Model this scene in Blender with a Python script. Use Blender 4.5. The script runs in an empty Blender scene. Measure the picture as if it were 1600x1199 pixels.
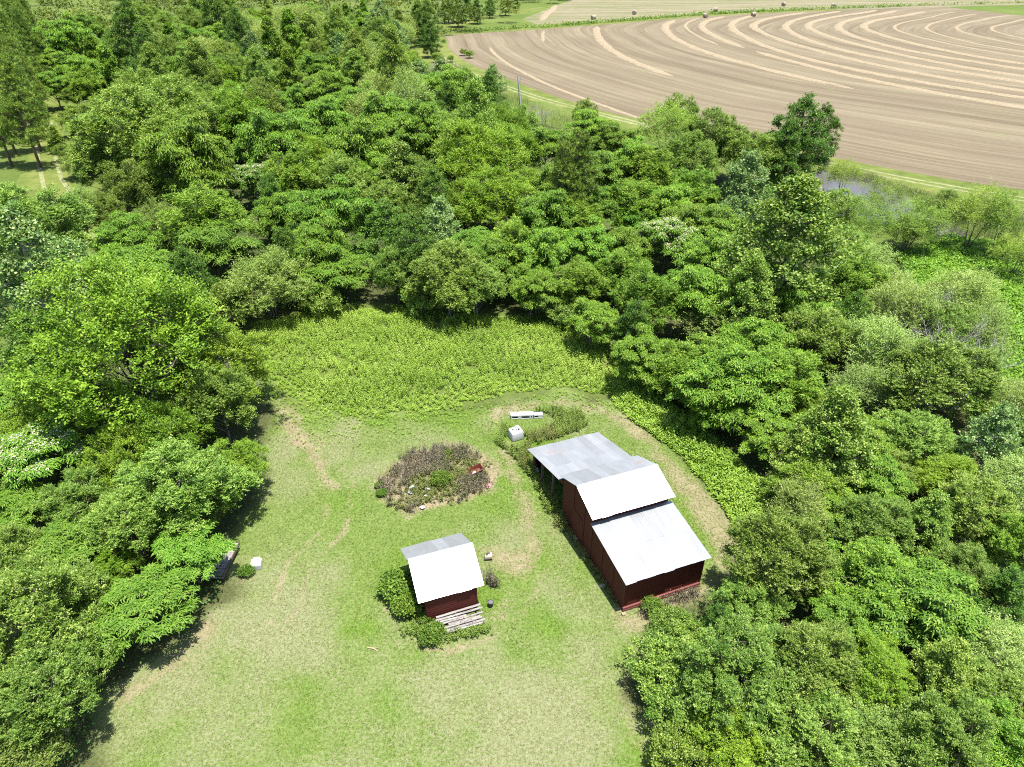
import bpy, math, random
import numpy as np
from mathutils import Vector
SC = bpy.context.scene
COL = SC.collection
# ------------------------------------------------------------------ camera, sky, sun, exposure
CAM_H = 34.0; FPX = 1107.5; PITCH = math.radians(33.3)          # in pixels of the 1600 x 1199 photograph
cam = bpy.data.cameras.new('camera'); camo = bpy.data.objects.new('camera', cam); COL.objects.link(camo)
camo.location = (0, 0, CAM_H); camo.rotation_euler = (math.pi/2 - PITCH, 0, 0)
cam.sensor_fit = 'HORIZONTAL'; cam.sensor_width = 36.0; cam.lens = 36.0*FPX/1600.0
cam.clip_start = 0.5; cam.clip_end = 6000
SC.camera = camo
SUN = Vector((.138, -.107, .985)).normalized()
world = bpy.data.worlds.new('World'); SC.world = world; world.use_nodes = True
nt = world.node_tree
sky = nt.nodes.new('ShaderNodeTexSky'); sky.sky_type = 'NISHITA'; sky.sun_disc = False
sky.sun_elevation = math.asin(SUN.z); sky.sun_rotation = math.atan2(SUN.x, SUN.y)
bg = nt.nodes['Background']; bg.inputs['Strength'].default_value = 0.12
nt.links.new(sky.outputs[0], bg.inputs[0])
sl = bpy.data.lights.new('sun', 'SUN'); sl.energy = 5.0; sl.angle = math.radians(.53); sl.color = (1, .965, .9)
so = bpy.data.objects.new('sun', sl); COL.objects.link(so); so.rotation_euler = SUN.to_track_quat('Z', 'Y').to_euler()
so.location = SUN*300
SC.view_settings.view_transform = 'Standard'; SC.view_settings.look = 'None'
SC.view_settings.exposure = 1.38; SC.view_settings.gamma = 1.0; SC.view_settings.use_curve_mapping = False
SC.render.engine = 'CYCLES'
cy = SC.cycles
cy.max_bounces = 6; cy.diffuse_bounces = 4; cy.glossy_bounces = 2; cy.transmission_bounces = 3; cy.transparent_max_bounces = 4
cy.use_denoising = False; cy.filter_width = 1.1; cy.caustics_reflective = False; cy.caustics_refractive = False; cy.sample_clamp_indirect = 6

RNG = np.random.default_rng(7); random.seed(7)
cp, sp_ = math.cos(PITCH), math.sin(PITCH)
def gnd(px, py, z=0.0):
    """point at height z seen at photo pixel px,py"""
    a = (px-800)/FPX; b = -(py-599.5)/FPX
    d = np.array([a, cp+b*sp_, -sp_+b*cp]); t = (z-CAM_H)/d[2]
    return d*t+np.array([0, 0, CAM_H])
def depth(P): return P[1]*cp-(P[2]-CAM_H)*sp_
def gpoly(L, z=0.0): return np.array([gnd(x, y, z)[:2] for x, y in L])

# ------------------------------------------------------------------ small numpy tools
def vnoise(x, y, scale, seed):
    r = np.random.default_rng(seed); g = r.random((64, 64))
    u = np.asarray(x)/scale; v = np.asarray(y)/scale
    i = np.floor(u).astype(int); j = np.floor(v).astype(int); fu = u-i; fv = v-j
    fu = fu*fu*(3-2*fu); fv = fv*fv*(3-2*fv)
    G = lambda a, b: g[a % 64, b % 64]
    return (G(i, j)*(1-fu)+G(i+1, j)*fu)*(1-fv)+(G(i, j+1)*(1-fu)+G(i+1, j+1)*fu)*fv
def fbm(x, y, scale, seed): return (vnoise(x, y, scale, seed)+.5*vnoise(x, y, scale/2.1, seed+1)+.25*vnoise(x, y, scale/4.3, seed+2))/1.75
def inside(P, poly):
    x, y = P[:, 0], P[:, 1]; r = np.zeros(len(P), bool); n = len(poly)
    for k in range(n):
        x1, y1 = poly[k]; x2, y2 = poly[(k+1) % n]
        c = ((y1 > y) != (y2 > y)) & (x < (x2-x1)*(y-y1)/(y2-y1+1e-12)+x1); r ^= c
    return r
def sdist(P, poly, closed=True):
    """signed distance, positive inside"""
    d = np.full(len(P), 1e9); n = len(poly)
    for k in range(n if closed else n-1):
        a = poly[k]; b = poly[(k+1) % n]; ab = b-a
        t = np.clip(((P-a)@ab)/(ab@ab+1e-12), 0, 1); q = P-a-t[:, None]*ab
        d = np.minimum(d, np.hypot(q[:, 0], q[:, 1]))
    return np.where(inside(P, poly), d, -d) if closed else d
def sstep(x, a, b): t = np.clip((x-a)/(b-a), 0, 1); return t*t*(3-2*t)
def scatter(poly, n, seed):
    r = np.random.default_rng(seed); lo, hi = poly.min(0), poly.max(0); out = []; m = 0
    while m < n:
        P = lo+(hi-lo)*r.random((n*2, 2)); P = P[inside(P, poly)]; out.append(P); m += len(P)
        if len(P) == 0: break
    return np.concatenate(out)[:n]

def mesh(name, V, F, mat=None, tint=None, smooth=False, attrs=None):
    """V (n,3); F (m,3|4) array; tint per face -> face float attribute"""
    me = bpy.data.meshes.new(name); V = np.asarray(V, np.float32); F = np.asarray(F, np.int32); k = F.shape[1]
    me.vertices.add(len(V)); me.vertices.foreach_set('co', V.ravel())
    me.loops.add(F.size); me.loops.foreach_set('vertex_index', F.ravel())
    me.polygons.add(len(F)); me.polygons.foreach_set('loop_start', np.arange(0, F.size, k, dtype=np.int32))
    me.polygons.foreach_set('loop_total', np.full(len(F), k, np.int32))
    if smooth: me.polygons.foreach_set('use_smooth', np.ones(len(F), bool))
    if tint is not None:
        a = me.attributes.new('tint', 'FLOAT', 'FACE'); a.data.foreach_set('value', np.asarray(tint, np.float32))
    for nm, arr in (attrs or {}).items():
        a = me.attributes.new(nm, 'FLOAT', 'POINT'); a.data.foreach_set('value', np.asarray(arr, np.float32))
    me.update(calc_edges=True); me.validate()
    if mat: me.materials.append(mat)
    return me
def link(name, data, parent=None, loc=None, rotz=0, scale=None):
    o = bpy.data.objects.new(name, data); COL.objects.link(o)
    if parent: o.parent = parent
    if loc is not None: o.location = loc
    if rotz: o.rotation_euler = (0, 0, rotz)
    if scale is not None: o.scale = scale
    return o
def tag(o, label=None, cat=None, group=None, kind=None):
    if label: o['label'] = label
    if cat: o['category'] = cat
    if group: o['group'] = group
    if kind: o['kind'] = kind
    return o

class MB:
    """collects convex pieces into one mesh"""
    def __init__(s): s.V = []; s.F = []; s.n = 0
    def add(s, V, F):
        V = [tuple(v) for v in V]; s.V += V; s.F += [tuple(i+s.n for i in f) for f in F]; s.n += len(V)
    def hexa(s, b, t):      # bottom quad, top quad
        s.add(list(b)+list(t), [(3, 2, 1, 0), (4, 5, 6, 7), (0, 1, 5, 4), (1, 2, 6, 5), (2, 3, 7, 6), (3, 0, 4, 7)])
    def box(s, x0, x1, y0, y1, z0, z1):
        s.hexa([(x0, y0, z0), (x1, y0, z0), (x1, y1, z0), (x0, y1, z0)], [(x0, y0, z1), (x1, y0, z1), (x1, y1, z1), (x0, y1, z1)])
    def tube(s, P, R, k=6):
        P = [Vector(p) for p in P]; rings = []
        for i, p in enumerate(P):
            d = (P[min(i+1, len(P)-1)]-P[max(i-1, 0)]).normalized()
            a = d.orthogonal().normalized(); b = d.cross(a)
            rings.append([p+(a*math.cos(2*math.pi*j/k)+b*math.sin(2*math.pi*j/k))*R[i] for j in range(k)])
        V = [v for r in rings for v in r]; F = []
        for i in range(len(P)-1):
            for j in range(k): F.append((i*k+j, i*k+(j+1) % k, (i+1)*k+(j+1) % k, (i+1)*k+j))
        F.append(tuple(range(k-1, -1, -1))); F.append(tuple((len(P)-1)*k+j for j in range(k)))
        s.add(V, F)
    def lathe(s, prof, k=16, c=(0, 0, 0)):
        V = []; F = []; m = len(prof)
        for r, z in prof:
            for j in range(k): V.append((c[0]+r*math.cos(2*math.pi*j/k), c[1]+r*math.sin(2*math.pi*j/k), c[2]+z))
        for i in range(m-1):
            for j in range(k): F.append((i*k+j, i*k+(j+1) % k, (i+1)*k+(j+1) % k, (i+1)*k+j))
        F.append(tuple(range(k-1, -1, -1))); F.append(tuple((m-1)*k+j for j in range(k)))
        s.add(V, F)
    def data(s, name, mat, smooth=False, bevel=0):
        me = bpy.data.meshes.new(name); me.from_pydata(s.V, [], s.F)
        if bevel:
            import bmesh
            bm = bmesh.new(); bm.from_mesh(me)
            bmesh.ops.bevel(bm, geom=bm.edges[:], offset=bevel, segments=2, profile=.6, affect='EDGES'); bm.to_mesh(me); bm.free()
        if smooth: me.polygons.foreach_set('use_smooth', [True]*len(me.polygons))
        me.update()
        if mat: me.materials.append(mat)
        return me
    def build(s, name, mat, parent=None, smooth=False, bevel=0, **k): return link(name, s.data(name, mat, smooth, bevel), parent, **k)

# ------------------------------------------------------------------ materials
class NT:
    def __init__(s, name):
        s.m = bpy.data.materials.new(name); s.m.use_nodes = True; s.t = s.m.node_tree; s.b = s.t.nodes['Principled BSDF']; s.out = s.t.nodes['Material Output']
    def n(s, t, **k):
        x = s.t.nodes.new(t)
        for a, v in k.items(): setattr(x, a, v)
        return x
    def l(s, a, b): s.t.links.new(a, b)
    def coord(s, kind='Object', scale=(1, 1, 1), rot=(0, 0, 0)):
        tc = s.n('ShaderNodeTexCoord'); mp = s.n('ShaderNodeMapping'); mp.inputs['Scale'].default_value = scale; mp.inputs['Rotation'].default_value = rot
        s.l(tc.outputs[kind], mp.inputs[0]); return mp.outputs[0]
    def noise(s, vec, scale, detail=4, rough=.6):
        x = s.n('ShaderNodeTexNoise'); x.inputs['Scale'].default_value = scale; x.inputs['Detail'].default_value = detail; x.inputs['Roughness'].default_value = rough
        if vec is not None: s.l(vec, x.inputs['Vector'])
        return x.outputs['Fac']
    def ramp(s, fac, stops):
        x = s.n('ShaderNodeValToRGB'); e = x.color_ramp.elements
        while len(e) < len(stops): e.new(.5)
        for q, (p, c) in zip(e, stops): q.position = p; q.color = (*c, 1) if len(c) == 3 else c
        s.l(fac, x.inputs[0]); return x.outputs[0]
    def mix(s, f, a, b, mode='MIX'):
        x = s.n('ShaderNodeMix', data_type='RGBA', blend_type=mode)
        for i, v in ((0, f), (6, a), (7, b)):
            if hasattr(v, 'is_output'): s.l(v, x.inputs[i])
            else: x.inputs[i].default_value = v if i == 0 else (*v, 1)
        return x.outputs[2]
    def math(s, op, a, b=0, clamp=False):
        x = s.n('ShaderNodeMath', operation=op, use_clamp=clamp)
        for i, v in ((0, a), (1, b)):
            if hasattr(v, 'is_output'): s.l(v, x.inputs[i])
            else: x.inputs[i].default_value = v
        return x.outputs[0]
    def attr(s, name): x = s.n('ShaderNodeAttribute', attribute_name=name); return x.outputs['Fac']
    def bump(s, h, strength, dist=.02):
        x = s.n('ShaderNodeBump'); x.inputs['Strength'].default_value = strength; x.inputs['Distance'].default_value = dist
        s.l(h, x.inputs['Height']); s.l(x.outputs[0], s.b.inputs['Normal'])
    def set(s, col=None, rough=None, metal=None, spec=None):
        for k, v in (('Base Color', col), ('Roughness', rough), ('Metallic', metal), ('Specular IOR Level', spec)):
            if v is None: continue
            if hasattr(v, 'is_output'): s.l(v, s.b.inputs[k])
            else: s.b.inputs[k].default_value = (*v, 1) if k == 'Base Color' else v
        return s
def leaf_mat(name, dark, mid, light, trans=.36, rough=.5, hue=.03, val=.3, spec=.22):
    m = NT(name); oi = m.n('ShaderNodeObjectInfo'); t = m.attr('tint')
    c = m.ramp(t, [(0, dark), (.5, mid), (1, light)])
    h = m.n('ShaderNodeHueSaturation'); m.l(c, h.inputs['Color'])
    m.l(m.math('MULTIPLY_ADD', oi.outputs['Random'], 2*hue), h.inputs['Hue'])
    h.inputs['Hue'].links[0].from_node.inputs[2].default_value = .5-hue
    r2 = m.math('FRACT', m.math('MULTIPLY', oi.outputs['Random'], 7.31))
    v = m.math('MULTIPLY_ADD', r2, val); v.node.inputs[2].default_value = 1-val*.5; m.l(v, h.inputs['Value'])
    m.set(h.outputs[0], rough, 0, spec)
    tr = m.n('ShaderNodeBsdfTranslucent')
    g = m.mix(1.0, h.outputs[0], (1.0, .95, .25), 'MULTIPLY'); m.l(g, tr.inputs[0])
    ms = m.n('ShaderNodeMixShader'); ms.inputs[0].default_value = trans
    m.l(m.b.outputs[0], ms.inputs[1]); m.l(tr.outputs[0], ms.inputs[2]); m.l(ms.outputs[0], m.out.inputs[0])
    return m.m
def simple(name, col, rough=.6, metal=0, var=.25, scale=3.0, bump=0):
    m = NT(name); v = m.coord(); n = m.noise(v, scale, 5)
    c = m.mix(n, tuple(x*(1-var) for x in col), tuple(min(1, x*(1+var)) for x in col)); m.set(c, rough, metal)
    if bump: m.bump(m.noise(v, scale*4, 3), bump)
    return m.m
def bark_mat(name, a, b):
    m = NT(name); v = m.coord('Object', (6, 6, 1.2)); n = m.noise(v, 2.5, 5)
    m.set(m.mix(n, a, b), .9); m.bump(n, .5, .03); return m.m
BARK = bark_mat('bark_grey', (.07, .055, .045), (.19, .16, .13))
BARK_PALE = bark_mat('bark_pale', (.22, .2, .18), (.42, .39, .36))
BARK_PINE = bark_mat('bark_pine', (.09, .055, .035), (.22, .14, .095))
LM = {  # dark and light ends pushed apart to imitate shaded and sunlit leaves
 'china':  leaf_mat('leaf_bright', (.05, .12, .009), (.128, .24, .018), (.31, .43, .06), hue=.01),
 'mimosa': leaf_mat('leaf_feathery', (.06, .15, .014), (.12, .24, .024), (.21, .33, .05), hue=.01),
 'oak':    leaf_mat('leaf_oak', (.05, .105, .011), (.14, .235, .028), (.34, .43, .1), hue=.01),
 'elm':    leaf_mat('leaf_elm', (.06, .13, .008), (.15, .26, .016), (.3, .42, .045), hue=.008),
 'sweetgum': leaf_mat('leaf_sweetgum', (.055, .125, .014), (.15, .25, .028), (.34, .42, .1), hue=.01),
 'silver': leaf_mat('leaf_silver', (.057, .135, .025), (.14, .25, .06), (.36, .44, .19), hue=.01),
 'dark':   leaf_mat('leaf_dark', (.03, .08, .009), (.075, .16, .018), (.18, .28, .045), hue=.01),
 'pine':   leaf_mat('leaf_pine', (.08, .14, .022), (.16, .25, .036), (.28, .38, .075), trans=.25, hue=.012),
 'willow': leaf_mat('leaf_willow', (.09, .164, .018), (.175, .265, .032), (.28, .37, .068), hue=.012),
 'scrub':  leaf_mat('leaf_scrub', (.113, .186, .03), (.215, .3, .062), (.36, .43, .147), hue=.012),
 'bushy':  leaf_mat('leaf_bush', (.045, .1, .01), (.1, .18, .018), (.2, .29, .045), hue=.01),
 'shrub':  leaf_mat('leaf_shrub', (.073, .136, .02), (.164, .243, .043), (.28, .35, .09), hue=.012),
}
# the rest of the script is in sections below
# ================================================================== GROUND
LAWN = gpoly([(385, 530), (400, 600), (425, 650), (415, 720), (395, 800), (372, 830), (366, 930), (330, 955), (255, 1035), (185, 1075), (130, 1260),
              (1075, 1260), (1015, 1140), (985, 1060), (1005, 985), (1085, 940), (1165, 860), (1120, 770), (1050, 690), (960, 632), (880, 612), (760, 632), (640, 650), (470, 640), (420, 590)])
WEED = gpoly([(378, 545), (400, 505), (480, 482), (600, 478), (720, 486), (850, 494), (930, 520), (985, 560), (985, 615), (940, 618), (870, 606), (790, 618), (700, 640), (600, 655), (500, 652), (440, 625), (400, 590)])
BRUSH = gpoly([(588, 752), (615, 722), (650, 702), (700, 694), (760, 706), (782, 735), (778, 762), (735, 782), (680, 796), (640, 806), (605, 792)])
SHEDWEED = gpoly([(770, 690), (790, 655), (840, 640), (905, 640), (925, 668), (830, 700), (838, 745), (880, 800), (890, 850), (868, 830), (830, 750), (800, 715)])
BELT = gpoly([(940, 600), (1020, 600), (1110, 676), (1190, 748), (1255, 850), (1210, 885), (1162, 858), (1112, 772), (1050, 702), (960, 638)])
VINE = gpoly([(1400, 400), (1480, 372), (1620, 395), (1620, 720), (1540, 690), (1470, 560), (1430, 470)])
HUTRING = gpoly([(600, 950), (640, 1000), (700, 1018), (765, 1000), (790, 950), (785, 890), (770, 860), (745, 860), (700, 900), (650, 930)])
TRACK1 = gpoly([(425, 628), (470, 672), (505, 715), (535, 760), (520, 830), (470, 880), (440, 960)])
TRACK2 = gpoly([(800, 700), (808, 740), (850, 800), (840, 880), (800, 950)])
BARES = [gpoly(p) for p in ([(795, 690), (815, 760), (835, 800), (850, 870), (835, 880), (815, 830), (795, 760), (782, 700)],
                            [(365, 870), (385, 860), (392, 900), (365, 920)], [(180, 1085), (250, 1040), (330, 965), (345, 985), (270, 1050), (190, 1115)],
                            [(960, 965), (1010, 950), (1100, 915), (1140, 870), (1150, 890), (1090, 945), (1000, 990)],
                            [(990, 1050), (1000, 1000), (985, 1120), (1020, 1180), (1050, 1210), (1025, 1200), (985, 1130), (972, 1080)],
                            [(760, 850), (850, 850), (840, 900), (780, 900)], [(430, 632), (475, 670), (510, 718), (490, 720), (450, 670)],
                            [(1040, 700), (1120, 770), (1168, 850), (1125, 880), (1105, 850), (1060, 780), (1020, 715)], [(425, 630), (470, 668), (505, 712), (525, 760), (508, 765), (480, 715), (440, 668)], [(975, 640), (1040, 695), (1030, 715), (950, 650)],
                            [(760, 640), (880, 620), (960, 640), (1040, 700), (1010, 690), (930, 645), (850, 635), (770, 660)])]
gx = np.arange(-42, 48.01, .3); gy = np.arange(14, 74.01, .3)
X, Y = np.meshgrid(gx, gy); P = np.c_[X.ravel(), Y.ravel()]
lawn = sstep(sdist(P, LAWN)+(fbm(P[:, 0], P[:, 1], 2.2, 3)-.5)*2.5, -.8, .6)
dirt = np.zeros(len(P))
for k, b in enumerate(BARES):
    dirt = np.maximum(dirt, sstep(sdist(P, b)+(fbm(P[:, 0], P[:, 1], 1.2, 20+k)-.5)*1.8, -1.1, .9)*(.78 if k in (6, 8) else .6))
dirt = np.maximum(dirt, .6*sstep(-np.abs(sdist(P, HUTRING))+(fbm(P[:, 0], P[:, 1], 1.0, 40)-.5)*1.2, -.7, .2))
dirt = np.maximum(dirt, .55*sstep(-np.abs(sdist(P, BRUSH))+(fbm(P[:, 0], P[:, 1], 1.0, 41)-.5)*1.4, -.8, .2))
dirt = np.maximum(dirt, .75*sstep(sdist(P, BRUSH), -.2, .5))
for tr, w, q in ((TRACK1, .45, .62), (TRACK2, .5, .4)):
    dd = sdist(P, tr, False)
    dirt = np.maximum(dirt, q*sstep(-np.abs(dd-.75)+(fbm(P[:, 0], P[:, 1], 1.5, 44)-.5)*.7, -w, .1))
dry = np.clip((.6*fbm(P[:, 0], P[:, 1], 7, 50)+.4*fbm(P[:, 0], P[:, 1], 2.2, 53)-.40)*2.8+sstep(-P[:, 1], -34, -20)*.2, 0, .9)
dry *= 1-.75*sstep(-np.abs(P[:, 1]-37.5-.2*P[:, 0])+0, -5, -1)
lush = sstep(fbm(P[:, 0]*1.0, P[:, 1], 6, 60)-.55*dry, .35, .75)
nx, ny = len(gx), len(gy)
idx = np.arange(nx*ny).reshape(ny, nx)
F = np.stack([idx[:-1, :-1], idx[:-1, 1:], idx[1:, 1:], idx[1:, :-1]], -1).reshape(-1, 4)
zz = (fbm(P[:, 0], P[:, 1], 3.0, 70)-.5)*.10*sstep(np.minimum.reduce([P[:, 0]+42, 48-P[:, 0], P[:, 1]-14, 74-P[:, 1]]), 0, 4)
V = np.c_[P, zz]
x0, x1, y0, y1 = gx[0], gx[-1], gy[0], gy[-1]; B = 3000.0
ring = np.array([[-B, -B], [B, -B], [B, B], [-B, B], [x0, y0], [x1, y0], [x1, y1], [x0, y1]])
n0 = len(V); V = np.r_[V, np.c_[ring, np.zeros(8)]]
F = np.r_[F, n0+np.array([[0, 1, 5, 4], [1, 2, 6, 5], [2, 3, 7, 6], [3, 0, 4, 7]])]
pad = lambda a, v: np.r_[a, np.full(8, v)]
m = NT('ground_grass')
co = m.coord('Object')
nA = m.noise(co, 5.5, 6, .72); nB = m.noise(co, 1.1, 5, .65); nC = m.noise(co, 17, 3, .7); nF = m.noise(co, .05, 5)
grass = m.ramp(m.math('ADD', m.math('MULTIPLY', nA, .5), m.math('ADD', m.math('MULTIPLY', nC, .22), m.math('MULTIPLY', nB, .28))), [(.32, (0.0431, 0.0765, 0.0105)), (.46, (0.0791, 0.123, 0.0227)), (.58, (0.122, 0.157, 0.0437)), (.72, (0.187, 0.192, 0.1))])
green = m.ramp(nA, [(.3, (0.0453, 0.0863, 0.0103)), (.55, (0.0859, 0.14, 0.0186)), (.75, (0.135, 0.172, 0.036))])
straw = m.ramp(m.math('ADD', m.math('MULTIPLY', nA, .5), m.math('MULTIPLY', nC, .5)), [(.32, (0.0719, 0.0998, 0.0263)), (.48, (0.136, 0.149, 0.0656)), (.6, (0.194, 0.187, 0.114)), (.72, (0.259, 0.237, 0.175))])
soil = m.ramp(m.math('ADD', m.math('MULTIPLY', nB, .5), m.math('MULTIPLY', nC, .5)), [(.3, (0.104, 0.084, 0.048)), (.5, (0.192, 0.152, 0.096)), (.7, (0.264, 0.216, 0.152))])
def thr(a, noise, w=.22, k=.9):
    x = m.math('ADD', m.attr(a), m.math('MULTIPLY', m.math('SUBTRACT', noise, .5), k))
    y = m.n('ShaderNodeMapRange', interpolation_type='SMOOTHSTEP'); y.inputs[1].default_value = .5-w; y.inputs[2].default_value = .5+w; m.l(x, y.inputs[0]); return y.outputs[0]
c = m.mix(thr('lush', nB, .6, 1.2), grass, green)
c = m.mix(thr('dry', nA, .6, 1.8), c, straw)
c = m.mix(thr('dirt', nA, .3, 1.5), c, soil)
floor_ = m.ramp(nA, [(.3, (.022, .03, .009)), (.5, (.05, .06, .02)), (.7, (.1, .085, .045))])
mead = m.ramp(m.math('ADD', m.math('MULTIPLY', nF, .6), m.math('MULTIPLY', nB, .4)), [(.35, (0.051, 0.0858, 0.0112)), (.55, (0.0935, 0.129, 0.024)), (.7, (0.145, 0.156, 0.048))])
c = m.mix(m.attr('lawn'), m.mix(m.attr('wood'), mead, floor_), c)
m.set(c, .95, 0, .1); m.bump(m.math('ADD', nA, nC), .6, .05)
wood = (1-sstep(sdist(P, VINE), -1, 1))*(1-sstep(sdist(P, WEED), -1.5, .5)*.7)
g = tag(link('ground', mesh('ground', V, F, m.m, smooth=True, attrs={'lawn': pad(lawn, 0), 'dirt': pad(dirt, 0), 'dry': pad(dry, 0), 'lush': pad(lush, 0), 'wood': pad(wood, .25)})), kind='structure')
GRID = dict(lawn=lawn.reshape(ny, nx), dirt=dirt.reshape(ny, nx), dry=dry.reshape(ny, nx), lush=lush.reshape(ny, nx), z=zz.reshape(ny, nx))
def gsample(key, Q):
    i = np.clip(((Q[:, 0]-x0)/.3).astype(int), 0, nx-1); j = np.clip(((Q[:, 1]-y0)/.3).astype(int), 0, ny-1)
    ok = (Q[:, 0] > x0) & (Q[:, 0] < x1) & (Q[:, 1] > y0) & (Q[:, 1] < y1)
    return np.where(ok, GRID[key][j, i], 0)

def sheet(name, poly, z, mat, kind='structure', sub=0):
    me = bpy.data.meshes.new(name); me.from_pydata([(p[0], p[1], z) for p in poly], [], [tuple(range(len(poly)))])
    me.update()
    if me.polygons[0].normal.z < 0: me.flip_normals()
    me.materials.append(mat); return tag(link(name, me), kind=kind)
def smooth_poly(P, it=2):
    P = np.asarray(P)
    for _ in range(it): P = np.stack([.75*P+.25*np.roll(P, -1, 0), .25*P+.75*np.roll(P, -1, 0)], 1).reshape(-1, 2)
    return P

# ------------------------------------------------------------------ the harvested field: rounds about the pivot point
PIV = np.array([240., 270.])
def ring_pt(r, th):
    """th: angle from the -X direction, positive towards +Y (upwards in the picture)"""
    k = 1-.13*sstep(th, .12, .75)
    return np.array([PIV[0]-r*k*math.cos(th), PIV[1]+r*k*math.sin(th)])
def edge_r(th):
    return np.interp(th, [-1.1, -.8, -.6, -.35, -.1, .1, .3, .6, 1.2], [231, 233, 240, 253, 263, 263, 252, 243, 240])
DITCH = np.array([(-40, 268), (10, 291), (40, 308), (81, 333), (120, 348), (180, 366), (300, 395), (600, 440)], float)
def below_ditch(p): return p[1] < np.interp(p[0], DITCH[:, 0], DITCH[:, 1])-4
m = NT('stubble'); uv = m.n('ShaderNodeUVMap'); mp = m.n('ShaderNodeMapping'); m.l(uv.outputs[0], mp.inputs[0])
mp.inputs['Scale'].default_value = (1, .022, 1)
n1 = m.noise(mp.outputs[0], .16, 5, .62); n2 = m.noise(mp.outputs[0], .7, 4, .7); n3 = m.noise(m.coord('Object'), .045, 4); n4 = m.noise(m.coord('Object'), 1.2, 4, .7)
n5 = m.noise(mp.outputs[0], 2.4, 3, .6)
s1 = m.math('ADD', m.math('ADD', m.math('MULTIPLY', n1, .36), m.math('MULTIPLY', n2, .34)), m.math('ADD', m.math('MULTIPLY', n4, .12), m.math('MULTIPLY', n5, .18)))
c = m.ramp(s1, [(.36, (0.0707, 0.0545, 0.0327)), (.45, (0.111, 0.0883, 0.0545)), (.53, (0.151, 0.124, 0.0798)), (.66, (0.209, 0.18, 0.117))])
c = m.mix(m.ramp(n3, [(.35, (0, 0, 0)), (.7, (.42, .42, .42))]), c, (.095, .073, .05))
gr = m.math('MULTIPLY', m.math('GREATER_THAN', m.noise(m.coord('Object'), .07, 5), .66), .3)
c = m.mix(gr, c, (.12, .14, .05)); m.set(c, .95, 0, .1); m.bump(s1, .5, .15)
STUB = m.m
rs = np.r_[np.linspace(12, 130, 24), np.linspace(135, 231, 40)]
ths = np.linspace(-1.15, 1.15, 150)
V = []; UV = []
rows = []
for th in ths:
    row = []
    R = edge_r(th)+1.2*math.sin(th*9)+.8*math.sin(th*23)
    for r in np.r_[rs*(R-3)/231.0, R]:
        p = ring_pt(r, th)
        lim = np.interp(p[0], DITCH[:, 0], DITCH[:, 1])-4
        if p[1] > lim: p = np.array([p[0], lim])
        row.append(len(V)); V.append((p[0], p[1], .012)); UV.append((r*231/R, th*150))
    rows.append(row)
rows = np.array(rows); F = np.stack([rows[:-1, :-1], rows[:-1, 1:], rows[1:, 1:], rows[1:, :-1]], -1).reshape(-1, 4)
V = np.array(V); UV = np.array(UV)
keep = []
for f in F:
    q = V[f]; a = 0.5*abs(sum(q[i, 0]*q[(i+1) % 4, 1]-q[(i+1) % 4, 0]*q[i, 1] for i in range(4)))
    keep.append(a > .02)
F = F[np.array(keep)][:, ::-1]
me = mesh('field', V, F, STUB); u = me.uv_layers.new(name='UVMap'); li = np.empty(len(me.loops), np.int32); me.loops.foreach_get('vertex_index', li); u.data.foreach_set('uv', UV[li].astype(np.float32).ravel())
if me.polygons[0].normal.z < 0: me.flip_normals()
tag(link('field', me), kind='structure')
# grass verge round the field
m = NT('verge_grass'); co = m.coord('Object'); a = m.noise(co, .35, 6, .7); b = m.noise(co, .03, 4)
c = m.ramp(m.math('ADD', m.math('MULTIPLY', a, .6), m.math('MULTIPLY', b, .4)), [(.34, (0.0484, 0.0714, 0.013)), (.5, (0.0929, 0.116, 0.0252)), (.62, (0.138, 0.143, 0.0432)), (.74, (0.201, 0.163, 0.0864))])
m.set(c, .95, 0, .1); m.bump(a, .5, .1); VERGE = m.m
def strip(name, inner, outer, z, mat, kind='structure'):
    V = [(p[0], p[1], z) for p in inner]+[(p[0], p[1], z) for p in outer]; n = len(inner)
    F = [(i, i+1, n+i+1, n+i) for i in range(n-1)]
    me = mesh(name, V, F, mat)
    if me.polygons[0].normal.z < 0: me.flip_normals()
    return tag(link(name, me), kind=kind)
th2 = np.linspace(-1.12, .5, 120)
vw = np.interp(th2, [-1.1, -.7, -.4, -.2, 0, .2, .5], [9, 9, 8, 10, 12, 12, 10])
strip('grass_verge', [ring_pt(edge_r(t)-2, t) for t in th2], [ring_pt(edge_r(t)+w+1.2*math.sin(t*31), t) for t, w in zip(th2, vw)], .004, VERGE)
m = NT('wheel_track'); m.set(m.ramp(m.noise(m.coord('Object'), 1.0, 5, .7), [(.35, (0.084, 0.12, 0.0315)), (.5, (0.161, 0.165, 0.077)), (.7, (0.231, 0.217, 0.133))]), .95, 0, .1); TRK = m.m
tt = np.linspace(-1.12, -.1, 100)
for d in (3.6, 5.3):
    strip('wheel_track', [ring_pt(edge_r(t)+d-.35+.2*math.sin(t*40), t) for t in tt], [ring_pt(edge_r(t)+d+.35+.25*math.sin(t*57), t) for t in tt], .009, TRK)
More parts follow.
